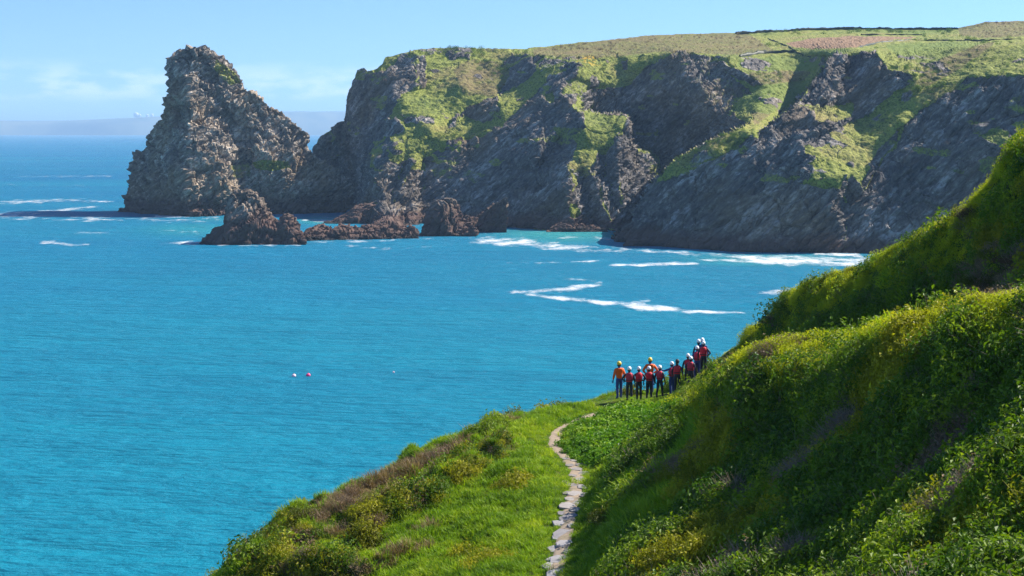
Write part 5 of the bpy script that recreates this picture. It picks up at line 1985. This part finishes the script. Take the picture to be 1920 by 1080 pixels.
M_FOAM = foam_material()
FOAM = [  # (strength, [(px, py, half height in px)])
    (.75, [(868, 452, 3), (920, 453, 7), (985, 455, 8), (1040, 461, 6), (1110, 466, 4), (1180, 466, 3)]),
    (.60, [(1000, 464, 4), (1090, 468, 5), (1200, 471, 4), (1290, 474, 3)]),
    (.55, [(1040, 445, 3), (1120, 447, 4), (1210, 462, 4)]),
    (.65, [(1200, 467, 3), (1290, 476, 4), (1380, 483, 6), (1480, 486, 7), (1560, 489, 7), (1640, 488, 8), (1720, 486, 6)]),
    (.75, [(1280, 488, 2.5), (1360, 488, 4), (1440, 491, 6), (1540, 495, 6), (1630, 497, 4)]),
    (.85, [(1520, 476, 2), (1570, 478, 3.5), (1620, 478, 3)]),
    (.80, [(1128, 498, 2), (1200, 497.5, 3), (1270, 495, 3), (1332, 494, 1.5)]),
    (.55, [(912, 494, 1.5), (980, 493, 2.5), (1065, 494, 1.5)]),
    (.55, [(1065, 492, 1.2), (1130, 490, 1.8)]),
    (.85, [(942, 549, 3), (1000, 547, 4.5), (1055, 544, 5), (1100, 537, 5), (1135, 531, 4)]),
    (.55, [(1050, 523, 2), (1080, 522, 2.5), (1110, 527, 3), (1135, 531, 3)]),
    (.85, [(945, 550, 3), (1010, 555, 3.5), (1075, 562, 4), (1150, 570, 4.5), (1190, 575, 6), (1235, 578, 6), (1290, 584, 4), (1370, 587, 2.5), (1440, 588, 2)]),
    (.45, [(1180, 570, 4), (1215, 566, 4), (1240, 572, 4)]),
    (.40, [(1415, 550, 3), (1470, 549, 6), (1535, 547, 5), (1600, 545, 3)]),
    (.35, [(1280, 554, 1.5), (1320, 553, 2.5)]),
    (.62, [(-20, 383, 3), (60, 378, 3.5), (150, 376, 3), (215, 378, 2)]),
    (.70, [(-20, 402, 3), (60, 399, 3), (120, 394, 2.5), (195, 387, 2)]),
    (.45, [(-20, 409, 2), (80, 413, 2), (180, 413, 2.5), (260, 411, 3), (330, 414, 3), (420, 412, 3)]),
    (.62, [(-20, 404, 2.5), (60, 405, 3), (150, 406, 3), (232, 407, 2.5)]),  # this strip and the next added to break up the stack's cast shadow
    (.50, [(40, 409, 2), (130, 411, 2.5), (215, 412, 2)]),
    (.95, [(286, 406, 2), (318, 404, 4), (345, 405, 2.5)]),
    (.55, [(335, 408, 2), (380, 408, 3), (415, 409, 3)]),
    (.62, [(72, 455, 2.5), (100, 456, 4), (130, 458, 2.5), (175, 459, 1.5)]),
    (.35, [(130, 437, 1.5), (170, 436, 2), (210, 437, 1.5)]),
    (.55, [(290, 457, 2), (340, 455, 3), (385, 456, 3)]),
    (.35, [(300, 432, 2), (360, 436, 3), (410, 440, 2)]),
    (.60, [(385, 459, 1.5), (450, 461, 1.8), (560, 461, 1.8), (580, 456, 2)]),
    (.60, [(560, 412, 2), (590, 414, 2.5), (625, 415, 2.5), (660, 422, 1.5)]),
    (.35, [(560, 405, 1.5), (600, 406, 2), (630, 410, 1.5)]),
    (.85, [(646, 448, 2), (660, 447, 3.5), (672, 449, 2)]),
    (.45, [(570, 454, 1.5), (650, 453, 1.8), (720, 452, 2), (790, 449, 2), (890, 446, 2)]),
    (.40, [(20, 331, 1.2), (120, 330.5, 1.6), (232, 330, 1.2)]),
    (.28, [(-20, 300, 0.8), (100, 299, 1.0), (220, 300, 0.8)]),
    (.28, [(-20, 345, 1), (80, 347, 1.4), (200, 350, 1)]),
    (.30, [(640, 462, 2), (740, 468, 2.5), (830, 462, 2)]),
]


def ribbon(pts, strength, i, z=0.05):
    p = np.array(pts, float)
    s = np.concatenate([[0], np.cumsum(np.hypot(*np.diff(p[:, :2], axis=0).T))])
    n = max(8, int(s[-1] / 3))
    u = np.linspace(0, s[-1], n)
    c = [np.interp(u, s, p[:, k]) for k in range(3)]
    w = np.linspace(-1, 1, 9)[:, None]
    wob = 0.5 * np.array([vnoise(np.array([a * 1.0, i * 31.0, 0.0]), 23, 77) for a in u])
    PY = c[1][None] + w * c[2][None] * (1.6 + 0.5 * wob[None]) + 1.2 * wob[None] * np.minimum(1, c[2][None] / 3)
    PX = np.repeat(c[0][None], 9, 0)
    d = dsea(PY)
    V = np.stack([(PX - 960) / F * d, d, np.full_like(d, z + 0.012 * (i % 9))], -1)
    e = (1 - np.abs(w) ** 1.5) * strength * np.minimum(1, np.minimum(u, s[-1] - u) / (0.12 * s[-1]) + 0.15)[None]
    return V, e


def build_foam():
    for i, (st, pts) in enumerate(FOAM):
        V, e = ribbon(pts, st, i)
        me = mesh_np('foam', V.reshape(-1, 3), grid_faces(*V.shape[:2]))
        attr(me, 'edge', e)
        tag(link('foam', me, M_FOAM), kind='stuff')


build_foam()


# ------------------------------------------------------------------ hedges and scrub on the headland
def head_pt(px, py):
    d = float(head_d(px, py))
    return np.array(P(px, py, d))


M_HEDGE = leaf_material('hedge_leaf', (0.012, 0.022, 0.006), (0.03, 0.045, 0.012), (0.06, 0.07, 0.02), 0.15)


def hedge(pts, h, w, label, seed):
    p = np.array(pts, float)
    s = np.concatenate([[0], np.cumsum(np.hypot(*np.diff(p, axis=0).T))])
    n = max(6, int(s[-1] * 1.2))
    u = np.linspace(0, s[-1], n)
    c = np.array([head_pt(np.interp(a, s, p[:, 0]), np.interp(a, s, p[:, 1])) for a in u])
    k = 9
    V = np.zeros((n, k, 3))
    for j in range(k):
        a = math.pi * j / (k - 1)
        V[:, j, 0] = c[:, 0] + 0.3 * math.cos(a) * w
        V[:, j, 1] = c[:, 1] - math.cos(a) * w
        V[:, j, 2] = c[:, 2] - 0.6 + math.sin(a) * h
    nz = 0.5 * fbm(V, 3.0, 3, 0.6, seed)
    V[..., 2] += nz * h * 0.9
    V[..., 1] += nz * w * 0.5
    me = mesh_np('hedgerow', V.reshape(-1, 3), grid_faces(n, k))
    tag(link('hedgerow', me, M_HEDGE), label, 'hedgerow', 'field hedges on the headland')


hedge([(1380, 63.5), (1440, 60), (1530, 56), (1600, 54.5), (1700, 55.5), (1795, 55.5)], 1.7, 1.2, 'long dark hedge along the skyline above the ploughed field', 1)
hedge([(1440, 73), (1460, 81), (1480, 89), (1491, 97)], 1.1, .9, 'short hedge slanting down the left edge of the ploughed field', 2)
hedge([(1387, 107), (1410, 103), (1431, 100), (1460, 98.5), (1490, 97.5)], 1.8, 1.3, 'thick dark hedge along the top of the small bright green field', 3)
hedge([(1490, 98), (1510, 105), (1530, 111), (1549, 114)], 1.1, .9, 'thin hedge running right and down from the small bright green field', 4)
hedge([(1615, 66), (1660, 65.5), (1728, 66)], 1.1, .9, 'hedge along the far upper edge of the ploughed field', 5)
hedge([(1610, 89), (1640, 82), (1655, 79), (1707, 75.5), (1760, 76.5), (1800, 77)], 1.1, .9, 'hedge below the right tip of the ploughed field', 6)
hedge([(1800, 77), (1850, 76.5), (1925, 73.5)], 1.1, .9, 'hedge under the brown hilltop at the right edge', 7)


def headland_scrub():
    n = 26000
    px = RNG.uniform(700, 1935, n)
    py = lerp(SKY_L, px) + 2 + RNG.uniform(0, 1, n) ** 1.2 * 260
    ok = py < lerp(BASE_L, px) - 25
    px, py = px[ok], py[ok]
    g, ro = headmask(px, py)
    d = head_d(px, py)
    V = np.stack([(px - 960) / F * d, d, EYE - (py - HOR) / F * d], -1)
    nz = fbm(V, (24, 24, 12), 3, 0.6, 91)
    heath = inpoly(px, py, [(1000, 92), (1240, 62), (1400, 62), (1460, 100), (1380, 104), (1240, 97), (1100, 112), (1000, 104)]) | \
        inpoly(px, py, [(1790, 40), (1930, 30), (1930, 68), (1850, 72), (1800, 66)])
    soil = inpoly(px, py, [(1462, 81), (1520, 68), (1600, 64), (1730, 67), (1650, 82), (1607, 94), (1520, 95), (1485, 93)]) | \
        inpoly(px, py, [(1385, 110), (1440, 104), (1490, 103), (1545, 113), (1530, 135), (1420, 135), (1380, 125)])
    ok = (g > 0.5) & ~soil & (RNG.uniform(0, 1, len(px)) < np.clip(0.05 + 0.9 * sstep(-0.05, 0.4, nz) + 0.25 * heath, 0, 1) * 0.34)
    V, hh = V[ok], heath[ok]
    nr = np.tile([0, 0, 1.0], (len(V), 1))
    s = RNG.uniform(1.4, 3.6, len(V)) * (0.8 + 0.5 * (V[:, 1] > 700))
    tn = RNG.uniform(0, .65, len(V))
    V[:, 2] += 0.1
    scatter('clifftop_scrub', PROTOS['scrub_clumps'], V[~hh], nr[~hh], s[~hh], tn[~hh], 1.0)
    scatter('clifftop_heath', PROTOS['heather_clumps'], V[hh], nr[hh], s[hh] * .9, tn[hh], 1.0)


headland_scrub()
# ------------------------------------------------------------------ haze over the bay
def build_haze():
    m, t = new_mat('sea_air')
    o = N(t, 'ShaderNodeOutputMaterial')
    v = N(t, 'ShaderNodeVolumePrincipled')
    v.inputs['Color'].default_value = (0.42, 0.68, 1.0, 1)
    v.inputs['Density'].default_value = 0.00009
    v.inputs['Anisotropy'].default_value = 0.1
    t.links.new(v.outputs[0], o.inputs['Volume'])
    bm = bmesh.new()
    bmesh.ops.create_cube(bm, size=1.0)
    me = bpy.data.meshes.new('haze')
    bm.to_mesh(me)
    bm.free()
    ob = link('haze', me, m)
    ob.scale = (100000, 66000, 281)
    ob.location = (0, 20000, 281 / 2 - 10)
    tag(ob, kind='stuff')


build_haze()
